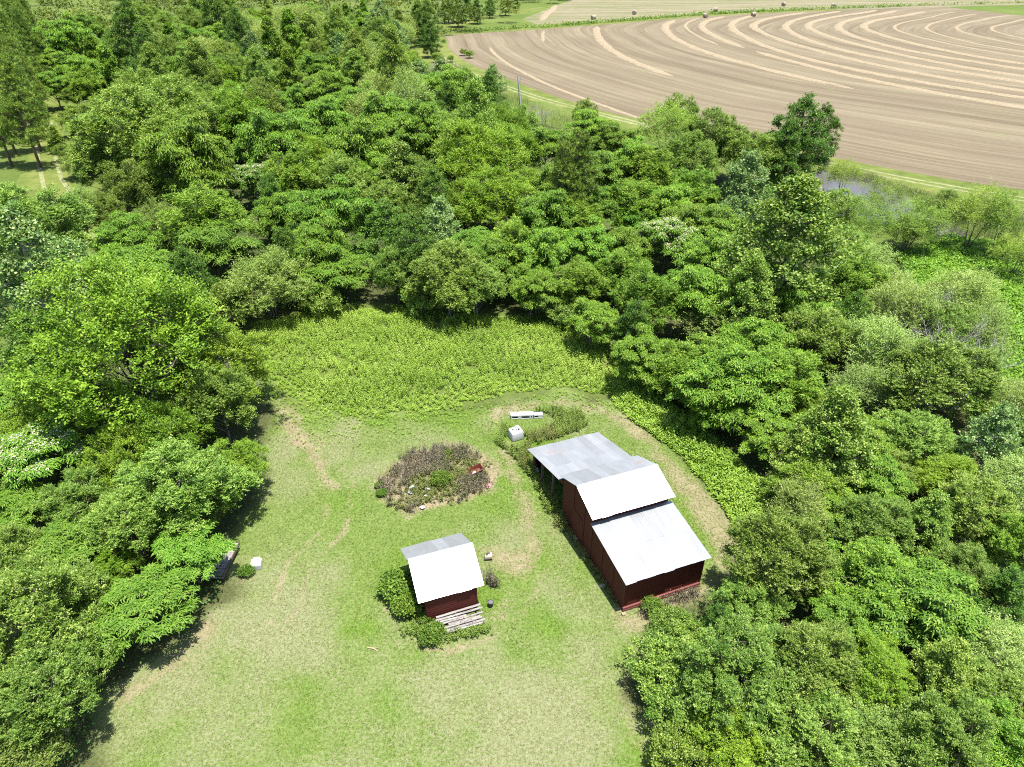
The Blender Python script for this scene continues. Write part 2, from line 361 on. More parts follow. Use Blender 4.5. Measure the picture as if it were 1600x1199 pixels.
# pale far field beyond the ditch
m = NT('far_stubble'); co = m.coord('Object', (.02, .16, 1), (0, 0, math.radians(-18))); a = m.noise(co, 1.0, 5, .65); b = m.noise(m.coord('Object'), .4, 4)
c = m.ramp(m.math('ADD', m.math('MULTIPLY', a, .75), m.math('MULTIPLY', b, .25)), [(.38, (0.0828, 0.106, 0.0317)), (.46, (0.128, 0.121, 0.0635)), (.55, (0.16, 0.138, 0.0866)), (.7, (0.205, 0.179, 0.115))])
m.set(c, .95, 0, .1)
FARF = np.array([(4, 318), (10, 300), (40, 316), (81, 341), (120, 356), (150, 354), (180, 361), (300, 390), (640, 435), (900, 1200), (140, 900), (60, 520), (30, 400)], float)
sheet('far_field', FARF, .008, m.m)
sheet('ditch_bank', np.r_[DITCH[:5]+[0, -5], [[165, 356], [165, 361]], (DITCH[:5]+[0, 9])[::-1]], .0045, VERGE)
# lane through the trees on the left, pond, clearing
LANE = smooth_poly(gpoly([(20, 285), (48, 258), (40, 225), (62, 150), (90, 145), (98, 190), (102, 250), (112, 300), (150, 335), (215, 395), (235, 425), (180, 410), (130, 372), (85, 330), (40, 310)]))
sheet('grass_lane', LANE, .006, VERGE)
for q in ([(58, 215), (58, 240), (62, 262), (70, 300), (100, 335), (150, 372), (200, 405)], [(80, 190), (80, 215), (85, 240), (96, 280), (122, 318), (165, 358), (212, 398)]):
    pts = gpoly(q); n = []
    for i in range(len(pts)):
        d = pts[min(i+1, len(pts)-1)]-pts[max(i-1, 0)]; d = np.array([-d[1], d[0]])/np.hypot(*d); n.append(d)
    strip('wheel_track', pts-np.array(n)*.3, pts+np.array(n)*.3, .010, TRK)
m = NT('pond_water'); m.set((.075, .07, .066), .2, 0, .2); m.bump(m.noise(m.coord('Object', (1, 2.5, 1)), 1.4, 3), .06, .05)
m.b.inputs['IOR'].default_value = 1.33; WATER = m.m
POND = smooth_poly(gpoly([(1225, 290), (1262, 272), (1300, 264), (1345, 276), (1395, 292), (1420, 305), (1428, 330), (1495, 352), (1520, 372), (1470, 376), (1420, 352), (1370, 350), (1320, 345), (1270, 320)]))
sheet('pond', POND, .016, WATER)
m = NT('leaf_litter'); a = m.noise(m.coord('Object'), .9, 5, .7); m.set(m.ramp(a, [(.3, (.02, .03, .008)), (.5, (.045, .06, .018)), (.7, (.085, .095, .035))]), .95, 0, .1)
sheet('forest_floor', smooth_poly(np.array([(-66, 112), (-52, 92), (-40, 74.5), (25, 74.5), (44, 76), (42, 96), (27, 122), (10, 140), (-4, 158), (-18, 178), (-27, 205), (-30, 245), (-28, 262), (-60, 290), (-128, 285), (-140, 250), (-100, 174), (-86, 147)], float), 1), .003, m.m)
# straw windrows lying on the stubble: each a raised ridge
m = NT('straw'); a = m.noise(m.coord('Object'), 2.2, 6, .75); m.set(m.ramp(a, [(.3, (0.139, 0.105, 0.0593)), (.5, (0.204, 0.162, 0.104)), (.7, (0.259, 0.214, 0.147))]), .9, 0, .15); m.bump(a, .8, .12); STRAW = m.m
def windrow(P, w, h, seed, name='windrow', label=None, grp=None):
    P = np.asarray(P); n = len(P); r = np.random.default_rng(seed)
    d = np.gradient(P, axis=0); d /= np.hypot(d[:, 0], d[:, 1])[:, None]; nn = np.c_[-d[:, 1], d[:, 0]]
    jit = np.convolve(r.normal(0, 1, n+8), np.ones(5)/5, 'same')[4:-4]
    tap = np.minimum(1, np.minimum(np.arange(n), n-1-np.arange(n))/4+.15)
    V = []
    for s, hh in ((-1, 0), (-.55, .7), (0, 1), (.55, .7), (1, 0)):
        ww = w*(.5+.06*r.normal(0, 1, n))*tap
        q = P+nn*(s*ww+jit*.14)[:, None]; V.append(np.c_[q, .014+hh*h*tap*(.8+.3*r.random(n))])
    V = np.concatenate(V); k = np.arange(n-1)
    F = np.concatenate([np.stack([i*n+k, i*n+k+1, (i+1)*n+k+1, (i+1)*n+k], -1) for i in range(4)])
    me = mesh(name, V, F, STRAW, smooth=True)
    if me.polygons[2].normal.z < 0: me.flip_normals()
    return me
WR = []
for r, a, b in ((247, -.62, -.1), (229, -.06, .26), (211, -.36, .4), (184, -.52, .43), (176, -.12, .42), (170, -.95, -.2), (170, -.16, .47), (161, -1.05, .52), (151, -1.1, .62),
                (141, -1.12, .7), (131.5, -1.15, .8), (122, -1.15, .85), (112, -1.15, .9), (101, -1.15, 1.0), (91, -1.1, 1.0), (80, -1.1, 1.1), (68, -1.0, 1.1), (56, -1, 1.1)):
    n = max(20, int(r*(b-a)/1.6)); P = np.array([ring_pt(r*(1+.006*math.sin(t*7+r)), t) for t in np.linspace(a, b, n)])
    P = P[[below_ditch(p+np.array([0, 3])) for p in P]]
    if len(P) > 8: WR.append((r, P))
for i, (r, P) in enumerate(WR):
    bright = r in (211, 184, 170, 161, 151, 141, 131.5, 122, 112)
    tag(link('windrow', windrow(P, 2.7 if bright else 1.2, .3 if bright else .14, i)),
        'thick pale straw windrow curving across the stubble field' if bright else 'thin faded straw windrow curving across the stubble field', 'windrow', 'straw windrows in the harvested field')
P = gpoly([(846, 33), (852, 24), (864, 15), (868, 8)]); P = np.c_[np.interp(np.linspace(0, 3, 24), range(4), P[:, 0]), np.interp(np.linspace(0, 3, 24), range(4), P[:, 1])]
tag(link('windrow', windrow(P, 3, .35, 99)), 'short straw windrow alone in the pale field beyond the ditch', 'windrow', 'straw windrows in the harvested field')
# ================================================================== BUILDINGS
def paint_mat(name, a, b, worn):
    m = NT(name); oi = m.n('ShaderNodeObjectInfo'); v = m.coord('Object', (.8, .8, 9)); n = m.noise(v, 2.2, 6, .7); n2 = m.noise(m.coord('Object'), 1.4, 4)
    c = m.mix(n2, a, b); c = m.mix(m.ramp(n, [(.6, (0, 0, 0)), (.78, (.55, .55, .55))]), c, worn)
    c = m.mix(m.math('MULTIPLY', oi.outputs['Random'], .3), c, tuple(x*.45 for x in a)); m.set(c, .75, 0, .3); m.bump(n, .3, .01); return m.m
RED = paint_mat('red_barn_paint', (.055, .0075, .0035), (.085, .013, .007), (.12, .045, .03))
REDTRIM = paint_mat('red_trim_paint', (.06, .009, .0045), (.095, .016, .009), (.13, .05, .034))
SKIRT = paint_mat('sunlit_red_paint', (.13, .035, .03), (.18, .06, .053), (.22, .12, .1))  # lighter copy of the barn red with sunlight put into the colour
def tin_mat(name, rust, base=(.62, .645, .68), rough=.36, metal=.8):
    m = NT(name); oi = m.n('ShaderNodeObjectInfo'); v = m.coord('Object', (3.0, .35, 1)); n = m.noise(v, 1.6, 6, .7); n2 = m.noise(m.coord('Object'), .7, 5, .65)
    ov = m.n('ShaderNodeVectorMath', operation='ADD'); m.l(m.coord('Object', (2.2, .5, 1)), ov.inputs[0]); m.l(oi.outputs['Location'], ov.inputs[1])
    n3 = m.noise(ov.outputs[0], 1.0, 5, .7)
    c = m.mix(n3, tuple(x*.8 for x in base), tuple(min(1, x*1.12) for x in base))
    c = m.mix(m.math('MULTIPLY', oi.outputs['Random'], .5), c, tuple(x*.55 for x in base))
    c = m.mix(m.ramp(n, [(.55, (0, 0, 0)), (.72, (.35, .35, .35))]), c, tuple(x*.6 for x in base))
    rr = m.ramp(n2, [(.66-rust*.15, (0, 0, 0)), (.8-rust*.1, (.6, .6, .6))])
    c = m.mix(rr, c, (.3, .2, .15)); m.set(c, rough, metal)
    mr = m.n('ShaderNodeMapRange'); mr.inputs[3].default_value = rough-.06; mr.inputs[4].default_value = rough+.16; m.l(n3, mr.inputs[0]); m.l(mr.outputs[0], m.b.inputs['Roughness'])
    return m.m
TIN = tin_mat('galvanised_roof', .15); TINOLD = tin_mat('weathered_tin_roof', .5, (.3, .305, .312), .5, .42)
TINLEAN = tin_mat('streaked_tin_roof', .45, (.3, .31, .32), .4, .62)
TIMBER = simple('dark_timber', (.09, .06, .045), .9, 0, .4, 4, .3)
GREYWOOD = (lambda m: (m.set(m.ramp(m.noise(m.coord('Object', (1, 9, 9)), 1.3, 6, .75), [(.3, (.06, .05, .045)), (.5, (.19, .175, .16)), (.68, (.36, .34, .32))]), .9), m.m)[1])(NT('weathered_wood'))

def board(parent, name, A, B, C, D, nrm, t=.03, lap=.018, mat=None):
    """plank between lower edge A-B and upper edge D-C, outward normal nrm, lower edge lapped out"""
    A, B, C, D = [Vector(p) for p in (A, B, C, D)]; n = Vector(nrm); mb = MB()
    mb.hexa([A-n*t, B-n*t, C-n*t, D-n*t], [A+n*lap, B+n*lap, C+n*.002, D+n*.002]); return mb.build(name, mat or RED, parent)
def roof_sheet(parent, u0, u1, sa, za, sb, zb, mat, lift=0, k=9, rib=.004):
    """ribbed sheet between the low edge (sa,za) and the high edge (sb,zb)"""
    L = math.hypot(sb-sa, zb-za); nz = (sb-sa)/L; ns = -(zb-za)/L
    if nz < 0: nz, ns = -nz, -ns
    top = []; us = np.linspace(u0, u1, k)
    V = []; prof = [(rib if i % 2 == 1 else 0) for i in range(k)]
    for s, z in ((sa, za), (sb, zb)):
        for u, h in zip(us, prof): V.append((u, s+ns*(h+lift+.01), z+nz*(h+lift+.01)))
    for s, z in ((sa, za), (sb, zb)):
        for u in us: V.append((u, s+ns*(lift-.004), z+nz*(lift-.004)))
    F = [(i, i+1, k+i+1, k+i) for i in range(k-1)]+[(2*k+i+1, 2*k+i, 3*k+i, 3*k+i+1) for i in range(k-1)]
    F += [(2*k+i, 2*k+i+1, i+1, i) for i in range(k-1)]+[(k+i, k+i+1, 3*k+i+1, 3*k+i) for i in range(k-1)]+[(0, k, 3*k, 2*k), (k-1, 3*k-1, 4*k-1, 2*k-1)]
    me = bpy.data.meshes.new('roof_sheet'); me.from_pydata(V, [], F); me.update()
    import bmesh
    bm = bmesh.new(); bm.from_mesh(me); bmesh.ops.recalc_face_normals(bm, faces=bm.faces[:]); bm.to_mesh(me); bm.free()
    me.materials.append(mat); return link('roof_sheet', me, parent)
def slope(parent, u0, u1, low, high, mat, w, rnd, rows=1, jag=.05):
    n = max(1, round((u1-u0)/w)); ww = (u1-u0)/n; r = random.Random(rnd)
    for j in range(rows):
        a = j/rows; b = (j+1)/rows+(.03 if j < rows-1 else 0)
        for i in range(n):
            j0 = r.uniform(-jag, jag) if j == 0 else r.uniform(-.01, .01)
            d = math.hypot(high[0]-low[0], high[1]-low[1]); a2 = a+j0/d
            pt = lambda t: (low[0]+(high[0]-low[0])*t, low[1]+(high[1]-low[1])*t)
            pa, pb = pt(a2), pt(b)
            roof_sheet(parent, u0+i*ww-.02, u0+(i+1)*ww+.02, *pa, *pb, mat, lift=.004*(i % 2)+.009*(rows-1-j if low[1] < high[1] else j)*-1+.012*rows+r.uniform(0, .003))

def zline(pts, s): return float(np.interp(s, [p[0] for p in pts], [p[1] for p in pts]))
BARN_YAW = math.radians(21.254); BARN_O = (6.484, 27.469, 0)
barn = tag(link('barn', None, loc=BARN_O, rotz=BARN_YAW), 'long red board barn with stepped tin roofs and an open lean-to', 'barn')
W = 5.24; S1 = 4.25; S2 = 8.5; S3 = 13.75
UL, UR = -.19, W+.22
leanL, leanH = (-.33, 2.62), (4.22, 3.22)
mainN, ridge, mainF = (3.89, 3.79), (6.24, 4.57), (8.62, 3.52)
shedH, shedL = (8.6, 3.16), (14.0, 1.71)
left_roof = [(0, 2.60), (S1-.001, 3.16), (S1, 3.86), (6.24, 4.50), (S2, 3.50)]
BH = .2
def end_wall(parent, x, nx_, s0, s1, rf, base=.0, trims=()):
    """gable wall of lapped boards in the plane u = x"""
    z = base
    top = max(rf(s) for s in np.linspace(s0, s1, 40))
    while z < top-.03:
        z2 = min(z+BH, top)
        def rng(zz):
            ss = [s for s in np.linspace(s0, s1, 400) if rf(s) >= zz-1e-6]
            return (min(ss), max(ss)) if ss else None
        a, b = rng(z), rng(z2-.002)
        if a is None: break
        if b is None: b = ((a[0]+a[1])/2-.05, (a[0]+a[1])/2+.05)
        A, B, C, D = (x, a[0], z), (x, a[1], z), (x, b[1], z2), (x, b[0], z2)
        if nx_ < 0: board(parent, 'siding_board', B, A, D, C, (nx_, 0, 0))
        else: board(parent, 'siding_board', A, B, C, D, (nx_, 0, 0))
        z = z2
def cross_wall(parent, s, ns_, u0, u1, z0, z1, bh=BH, mat=None):
    z = z0
    while z < z1-.03:
        z2 = min(z+bh, z1)
        if ns_ < 0: board(parent, 'siding_board', (u0, s, z), (u1, s, z), (u1, s, z2), (u0, s, z2), (0, ns_, 0), mat=mat)
        else: board(parent, 'siding_board', (u1, s, z), (u0, s, z), (u0, s, z2), (u1, s, z2), (0, ns_, 0), mat=mat)
        z = z2
lean_rf = lambda s: np.interp(s, [0, S1], [2.57, 3.13]); main_rf = lambda s: np.interp(s, [S1, 6.24, S2], [3.84, 4.49, 3.47]); shed_rf = lambda s: np.interp(s, [S2, S3], [3.1, 1.7])
for x, nn in ((0, -1), (W, 1)):
    end_wall(barn, x, nn, 0, S1, lean_rf)
    end_wall(barn, x, nn, S1+.004, S2, main_rf)
end_wall(barn, W, 1, S2+.004, S3, shed_rf)  # side wall added to keep the open lean-to dark inside
cross_wall(barn, 0, -1, .004, W-.004, .32, 2.56)
cross_wall(barn, S1, -1, .05, W-.05, 3.24, 3.86)
cross_wall(barn, S2, 1, .05, W-.05, 0, 3.46)
cross_wall(barn, S3, 1, .05, W-.05, 0, 1.66)  # end wall likewise added to darken the lean-to
for k in range(2):      # sill boards standing proud along the near wall, sunlight painted into their lighter red
    b = MB(); b.box(-.05, W+.02, -.13+.012*k, -.01, .01+.165*k, .17+.165*k); b.build('skirt_board', SKIRT, barn, bevel=.008)
for s in (1.4, 2.8, S1, 5.35, 6.85):
    h = (lean_rf(s) if s < S1 else main_rf(s)) if s != S1 else 3.2
    b = MB(); b.box(-.045, -.02, s-.05, s+.05, .02, float(h)-.02); b.build('batten', REDTRIM, barn)
for x, s, h in ((-.03, -.01, 2.58), (W-.06, -.03, 2.58)):
    b = MB(); b.box(x, x+.1, s-.02, s+.1, .34, h); b.build('corner_trim', REDTRIM, barn)
d = MB(); d.box(-.06, -.022, 5.42, 6.78, .1, 2.2); door = d.build('door', REDTRIM, barn)
for z in (.45, 1.75): q = MB(); q.box(-.075, -.061, 5.44, 6.76, z, z+.12); q.build('door_brace', RED, door)
q = MB(); q.tube([(-.06, 5.6, 1.1), (-.1, 5.6, 1.1), (-.1, 5.6, 1.3), (-.06, 5.6, 1.3)], [.012]*4, 5); q.build('handle', TIMBER, door)
# open lean-to: posts, plate, rafters
for s in (10.3, 12.1, 13.65):
    b = MB(); b.box(.02, .16, s-.07, s+.07, 0, float(shed_rf(s))-.1); b.build('post', TIMBER, barn)
b = MB(); b.hexa([(-.03, S2, 2.78), (.03, S2, 2.78), (.03, S3, 1.42), (-.03, S3, 1.42)], [(-.03, S2, 3.08), (.03, S2, 3.08), (.03, S3, 1.68), (-.03, S3, 1.68)]); b.build('fascia_board', REDTRIM, barn)
for u in (.9, 1.8, 2.7, 3.6, 4.5):
    b = MB(); b.hexa([(u, S2, 2.96), (u+.06, S2, 2.96), (u+.06, S3, 1.56), (u, S3, 1.56)], [(u, S2, 3.1), (u+.06, S2, 3.1), (u+.06, S3, 1.69), (u, S3, 1.69)]); b.build('rafter', TIMBER, barn)
slope(barn, UL, UR, leanL, leanH, TINLEAN, .66, 1, 2, .03)
slope(barn, UL-.04, UR+.03, mainN, ridge, TIN, .66, 2, 1, .02)
slope(barn, UL-.04, UR+.03, mainF, ridge, TINOLD, .66, 3, 1, .03)
slope(barn, UL-.1, UR-.05, shedL, shedH, TINOLD, .66, 4, 3, .04)
b = MB(); b.hexa([(UL-.06, 6.1, 4.545), (UR+.05, 6.1, 4.545), (UR+.05, 6.38, 4.535), (UL-.06, 6.38, 4.535)], [(UL-.06, 6.22, 4.645), (UR+.05, 6.22, 4.645), (UR+.05, 6.26, 4.645), (UL-.06, 6.26, 4.645)]); b.build('ridge_cap', TIN, barn)

HUT_YAW = math.radians(19.63); HUT_O = (-4.854, 26.62, 0)
hut = tag(link('hut', None, loc=HUT_O, rotz=HUT_YAW), 'small red board hut with white-lit tin gable roof and vines', 'hut')
HW = 2.98; HB = 4.2
hut_rf = lambda s: np.interp(s, [0, 2.06, HB], [1.95, 3.16, 1.92])
BH = .17
end_wall(hut, 0, -1, .02, HB, hut_rf, .15); end_wall(hut, HW, 1, .02, HB, hut_rf, .15)
cross_wall(hut, .02, -1, .004, HW-.004, .15, 1.92, .17); cross_wall(hut, HB, 1, .004, HW-.004, .15, 1.88, .17)
for x in (-.03, HW-.05):
    b = MB(); b.box(x, x+.08, -.02, .07, .15, 1.93); b.build('corner_trim', RED, hut)
for x, s in ((.1, .15), (HW-.35, .15), (.1, HB-.4), (HW-.35, HB-.4)):
    b = MB(); b.box(x, x+.25, s, s+.25, 0, .15); b.build('foundation_block', simple('block_grey', (.3, .29, .27), .9), hut)
slope(hut, -.42, HW+.42, (-.1, 1.93), (2.06, 3.25), TIN, .7, 5, 1, .02)
slope(hut, -.5, HW+.36, (4.42, 1.83), (2.06, 3.25), TINOLD, .66, 6, 1, .09)
b = MB(); b.hexa([(-.43, 1.94, 3.22), (HW+.42, 1.94, 3.22), (HW+.42, 2.18, 3.22), (-.43, 2.18, 3.22)], [(-.43, 2.04, 3.31), (HW+.42, 2.04, 3.31), (HW+.42, 2.08, 3.31), (-.43, 2.08, 3.31)]); b.build('ridge_cap', TIN, hut)
# rotten grey plank porch before the hut
porch = tag(link('porch_deck', None, loc=(HUT_O[0], HUT_O[1], 0), rotz=HUT_YAW), 'rotten grey plank porch deck in front of the small red hut', 'porch')
r = random.Random(5)
for i in range(8):
    s = -.14-i*.155; z = .5-.022*i+r.uniform(-.03, .03); a = .42+r.uniform(-.12, .1); e = 3.08+r.uniform(-.18, .12); w = r.uniform(.1, .14); tl = r.uniform(-.05, .05); sk = r.uniform(-.05, .05)
    if i in (2,): e -= .9
    if i in (4,): a += .7
    b = MB(); b.hexa([(a, s-w, z-.035), (e, s-w+sk, z-.035+tl), (e, s+sk, z-.035+tl), (a, s, z-.035)], [(a, s-w, z), (e, s-w+sk, z+tl), (e, s+sk, z+tl), (a, s, z)]); b.build('plank', GREYWOOD, porch)
for u in (.6, 1.7, 2.8):
    b = MB(); b.box(u, u+.09, -1.35, -.1, .12, .3); b.build('joist', TIMBER, porch)
    b = MB(); b.box(u-.03, u+.13, -1.25, -1.05, 0, .12); b.build('footing', TIMBER, porch)
# ================================================================== TREES
def unit(a): return a/(np.linalg.norm(a, axis=-1, keepdims=True)+1e-9)
UP = np.array([0, 0, 1.])
def leaves(C, D, N, L, Wd, fold=-.12):
    D = unit(D); S = unit(np.cross(D, N)); N2 = np.cross(S, D); L = np.asarray(L)[:, None]; Wd = np.asarray(Wd)[:, None]
    mid = C+D*L*.45+N2*L*fold
    V = np.stack([C, mid+S*Wd*.5, C+D*L, mid-S*Wd*.5], 1).reshape(-1, 3); n = len(C)
    return V, np.arange(4*n).reshape(n, 4)
def fronds(C, D, L, Wd, rise, droop):
    """arching two-piece fronds, one per row"""
    n = len(C); D = unit(D*np.array([1, 1, 0])); S = np.cross(D, UP); L = L[:, None]; Wd = Wd[:, None]
    p1 = C+D*L*.5+UP*L*rise; p2 = C+D*L-UP*L*droop
    V = np.stack([C-S*Wd*.12, C+S*Wd*.12, p1+S*Wd*.5, p1-S*Wd*.5, p2+S*Wd*.1, p2-S*Wd*.1], 1).reshape(-1, 3)
    b = 6*np.arange(n)[:, None]
    F = np.concatenate([b+[0, 1, 2, 3], b+[3, 2, 4, 5]])
    return V, F
def cat(parts):
    V = []; F = []; T = []; n = 0
    for v, f, t in parts: V.append(v); F.append(f+n); T.append(t); n += len(v)
    return np.concatenate(V), np.concatenate(F), np.concatenate(T)
def lobes_of(sp, r):
    R, H, B = sp['R'], sp['H'], sp['base']; out = []; n = sp['nl']; hh = (H-B)/2; zc = (H+B)/2; ga = 2.39996
    for i in range(n):
        lr = R*r.uniform(*sp['lr'])
        if sp['shape'] == 'dome':
            z = 1-(i+.5)/n*1.5; rad = math.sqrt(max(0, 1-z*z)); k = r.uniform(.68, 1.18); a = i*ga+r.uniform(-.6, .6)
            out.append((rad*math.cos(a)*max(R-lr*.8, .1)*k, rad*math.sin(a)*max(R-lr*.8, .1)*k, zc+z*max(hh-lr*.7, .1)*k, lr))
        else:
            t = (i+.5)/n; f = {'cone': (1-t)**.75*.95+.05, 'ovate': math.sin(math.pi*min(1, (.12+.88*t))**.75)**.8, 'flat': .35+.65*t}[sp['shape']]
            a = i*ga+r.uniform(-.5, .5); rr = max(0, f*R-lr*.7)*r.uniform(.55, 1.05); l2 = lr*(.55+.45*f) if sp['shape'] != 'flat' else lr
            out.append((rr*math.cos(a), rr*math.sin(a), B+t*(H-B)*.94+r.uniform(-.2, .2), l2))
    return np.array(out)
def make_tree(sp, seed):
    r = np.random.default_rng(seed); LB = lobes_of(sp, r); parts = []; C = []; O = []
    cz = (sp['H']+sp['base'])/2; sq = sp.get('sq', .8)
    for j, (x, y, z, lr) in enumerate(LB):
        ns = sp.get('sub', 10); sd = unit(r.normal(size=(ns*3, 3))); sd = sd[sd[:, 2] > sp.get('zmin', -.5)][:ns]
        SR = lr*r.uniform(*sp.get('sr', (.2, .4)), len(sd)); SPs = np.array([x, y, z])+sd*(lr*r.uniform(.5, 1.28, len(sd)))[:, None]*[1, 1, sq]
        ps = []; dd = []
        for sc_, sr_, so_ in zip(SPs, SR, sd):
            n = int(sp['dens']*4*math.pi*sr_*sr_*.9)+2
            d = unit(r.normal(size=(n, 3))+so_*.5+UP*.25); d = d[d[:, 2] > -.35]
            ps.append(sc_+d*(sr_*r.uniform(.7, 1.1, len(d)))[:, None]*[1, 1, sq*.85]); dd.append(unit(d+so_*.6))
        p = np.concatenate(ps); d = np.concatenate(dd)
        keep = np.ones(len(d), bool)
        for k in range(len(LB)):
            if k != j: keep &= np.linalg.norm((p-LB[k, :3])/[1, 1, sq], axis=1) > LB[k, 3]*.62
        keep &= p[:, 2] > .15
        C.append(p[keep]); O.append(unit(d[keep]+.5*unit(p[keep]-[0, 0, cz])))
    C = np.concatenate(C); O = np.concatenate(O); n = len(C)
    ct = np.clip(r.normal(.45, .2, n), 0, 1)
    k = sp['per']; style = sp['style']
    CC = np.repeat(C, k, 0); OO = np.repeat(O, k, 0); TT = np.repeat(ct, k); m_ = len(CC)
    if style == 'frond':
        az = (np.tile(np.arange(k), n)*2*math.pi/k+np.repeat(r.uniform(0, 6.28, n), k)+r.normal(0, .6, m_))
        D = np.c_[np.cos(az), np.sin(az), np.zeros(m_)]+OO*[.8, .8, 0]
        L = sp['L']*r.uniform(.55, 1.35, m_); v, f = fronds(CC+r.normal(0, sp.get('fj', .17), (m_, 3))*[1, 1, .6], D, L, sp['W']*r.uniform(.8, 1.2, m_), sp.get('rise', .14)+r.normal(0, .05, (m_, 1)), sp.get('droop', .3)+r.normal(0, .12, (m_, 1)))
        t = np.tile(np.clip(TT+r.normal(0, .1, m_), 0, 1), 2); parts.append((v, f, t))
    elif style == 'spray':     # leaves set along short straight twigs pointing outwards
        q = sp['spl']; D = unit(OO+r.normal(0, .55, (m_, 3))+UP*sp.get('lift', .1)); ll = sp['twig']*r.uniform(.5, 1.15, m_)
        D2 = np.repeat(D, q, 0); s = np.tile(np.linspace(.15, 1, q), m_)[:, None]*np.repeat(ll, q)[:, None]
        base = np.repeat(CC+r.normal(0, sp['rc'], (m_, 3)), q, 0)+D2*s-UP*sp.get('sag', .15)*s*s; M = len(base)
        side = unit(np.cross(D2, UP))*np.where(np.arange(M) % 2 == 0, 1, -1)[:, None]
        LD = unit(side+D2*.7+r.normal(0, .3, (M, 3))-UP*.15)
        v, f = leaves(base, LD, unit(UP+r.normal(0, .45, (M, 3))), sp['L']*r.uniform(.7, 1.25, M), sp['W']*r.uniform(.7, 1.25, M))
        t = np.clip(np.repeat(TT, q)+r.normal(0, .13, M), 0, 1); t = np.where(r.random(M) < sp.get('pl', 0), r.uniform(.8, 1, M), t); parts.append((v, f, t))
    else:
        p = CC+r.normal(0, sp['rc'], (m_, 3))*[1, 1, .8]
        LD = unit(OO*.6+r.normal(0, .8, (m_, 3))-UP*.1); N = unit(UP*.9+OO*.4+r.normal(0, .42, (m_, 3)))
        v, f = leaves(p, LD, N, sp['L']*r.uniform(.65, 1.3, m_), sp['W']*r.uniform(.65, 1.3, m_))
        t = np.clip(TT+r.normal(0, .13, m_), 0, 1); t = np.where(r.random(m_) < sp.get('pl', 0), r.uniform(.8, 1, m_), t); parts.append((v, f, t))
    V, F, T = cat(parts)
    crown = mesh('crown', V, F, sp['mat'], T)
    # wood
    mb = MB(); H, B = sp['H'], sp['base']; tr = sp.get('tr', .03*H*.6)
    top = B+(H-B)*(.8 if sp['shape'] in ('cone', 'ovate') else .45); nseg = 6
    wob = np.cumsum(r.normal(0, .06*H/10, (nseg+1, 2)), 0); wob[0] = 0
    TP = [(wob[i, 0], wob[i, 1], -.1+(top+.1)*i/nseg) for i in range(nseg+1)]
    if sp.get('stems', 1) == 1: mb.tube(TP, [tr*(1.25-.95*i/nseg) if i else tr*1.5 for i in range(nseg+1)], 7)
    else:
        for q in range(sp['stems']):
            a = q*2.4+r.uniform(0, 1); e = LB[q % len(LB)]; mb.tube([(.15*math.cos(a), .15*math.sin(a), -.05), (e[0]*.5, e[1]*.5, e[2]*.55), tuple(e[:3])], [tr, tr*.7, tr*.3], 5)
    for j, (x, y, z, lr) in enumerate(LB):
        h0 = min(max(B*.75, z-math.hypot(x, y)*.75), top); i = h0/top*nseg; a = TP[min(int(i), nseg)]
        st = Vector((a[0], a[1], h0)); en = Vector((x, y, z)); md = st.lerp(en, .5)+Vector((r.normal(0, .15), r.normal(0, .15), .12*(en-st).length))
        if sp.get('stems', 1) == 1: mb.tube([st, md, en], [tr*.42, tr*.28, tr*.13], 4)
        idx_ = np.where(np.linalg.norm(C-[x, y, z], axis=1) < lr*1.1)[0]
        for c in r.choice(idx_, min(len(idx_), sp.get('twigs', 5)), replace=False) if len(idx_) else ():
            mb.tube([en, en.lerp(Vector(C[c]), .55)+Vector(r.normal(0, .05, 3)), Vector(C[c])], [tr*.13, tr*.08, tr*.03], 3)
    trunk = mb.data('trunk', sp.get('bark', BARK), smooth=True)
    bl = None
    if sp.get('bloom'):
        up = C[(O[:, 2] > .35)]; up = up[r.random(len(up)) < sp['bloom']]; c = np.repeat(up, 5, 0)+r.normal(0, .16, (len(up)*5, 3))*[1, 1, .35]+UP*.12; q = len(c)
        d = unit(r.normal(size=(q, 3))*[1, 1, .3]); v1, f1 = leaves(c, d, unit(UP+r.normal(0, .3, (q, 3))), r.uniform(.09, .17, q), r.uniform(.08, .14, q), .15)
        bl = mesh('blossom', v1, f1, BLOOM, r.random(q))
    return dict(crown=crown, trunk=trunk, blossom=bl, R=sp['R'], hc=cz, H=sp['H'])
BLOOM = leaf_mat('blossom_pink', (.52, .4, .32), (.66, .54, .46), (.72, .68, .56), trans=.3, hue=.005, val=.1)
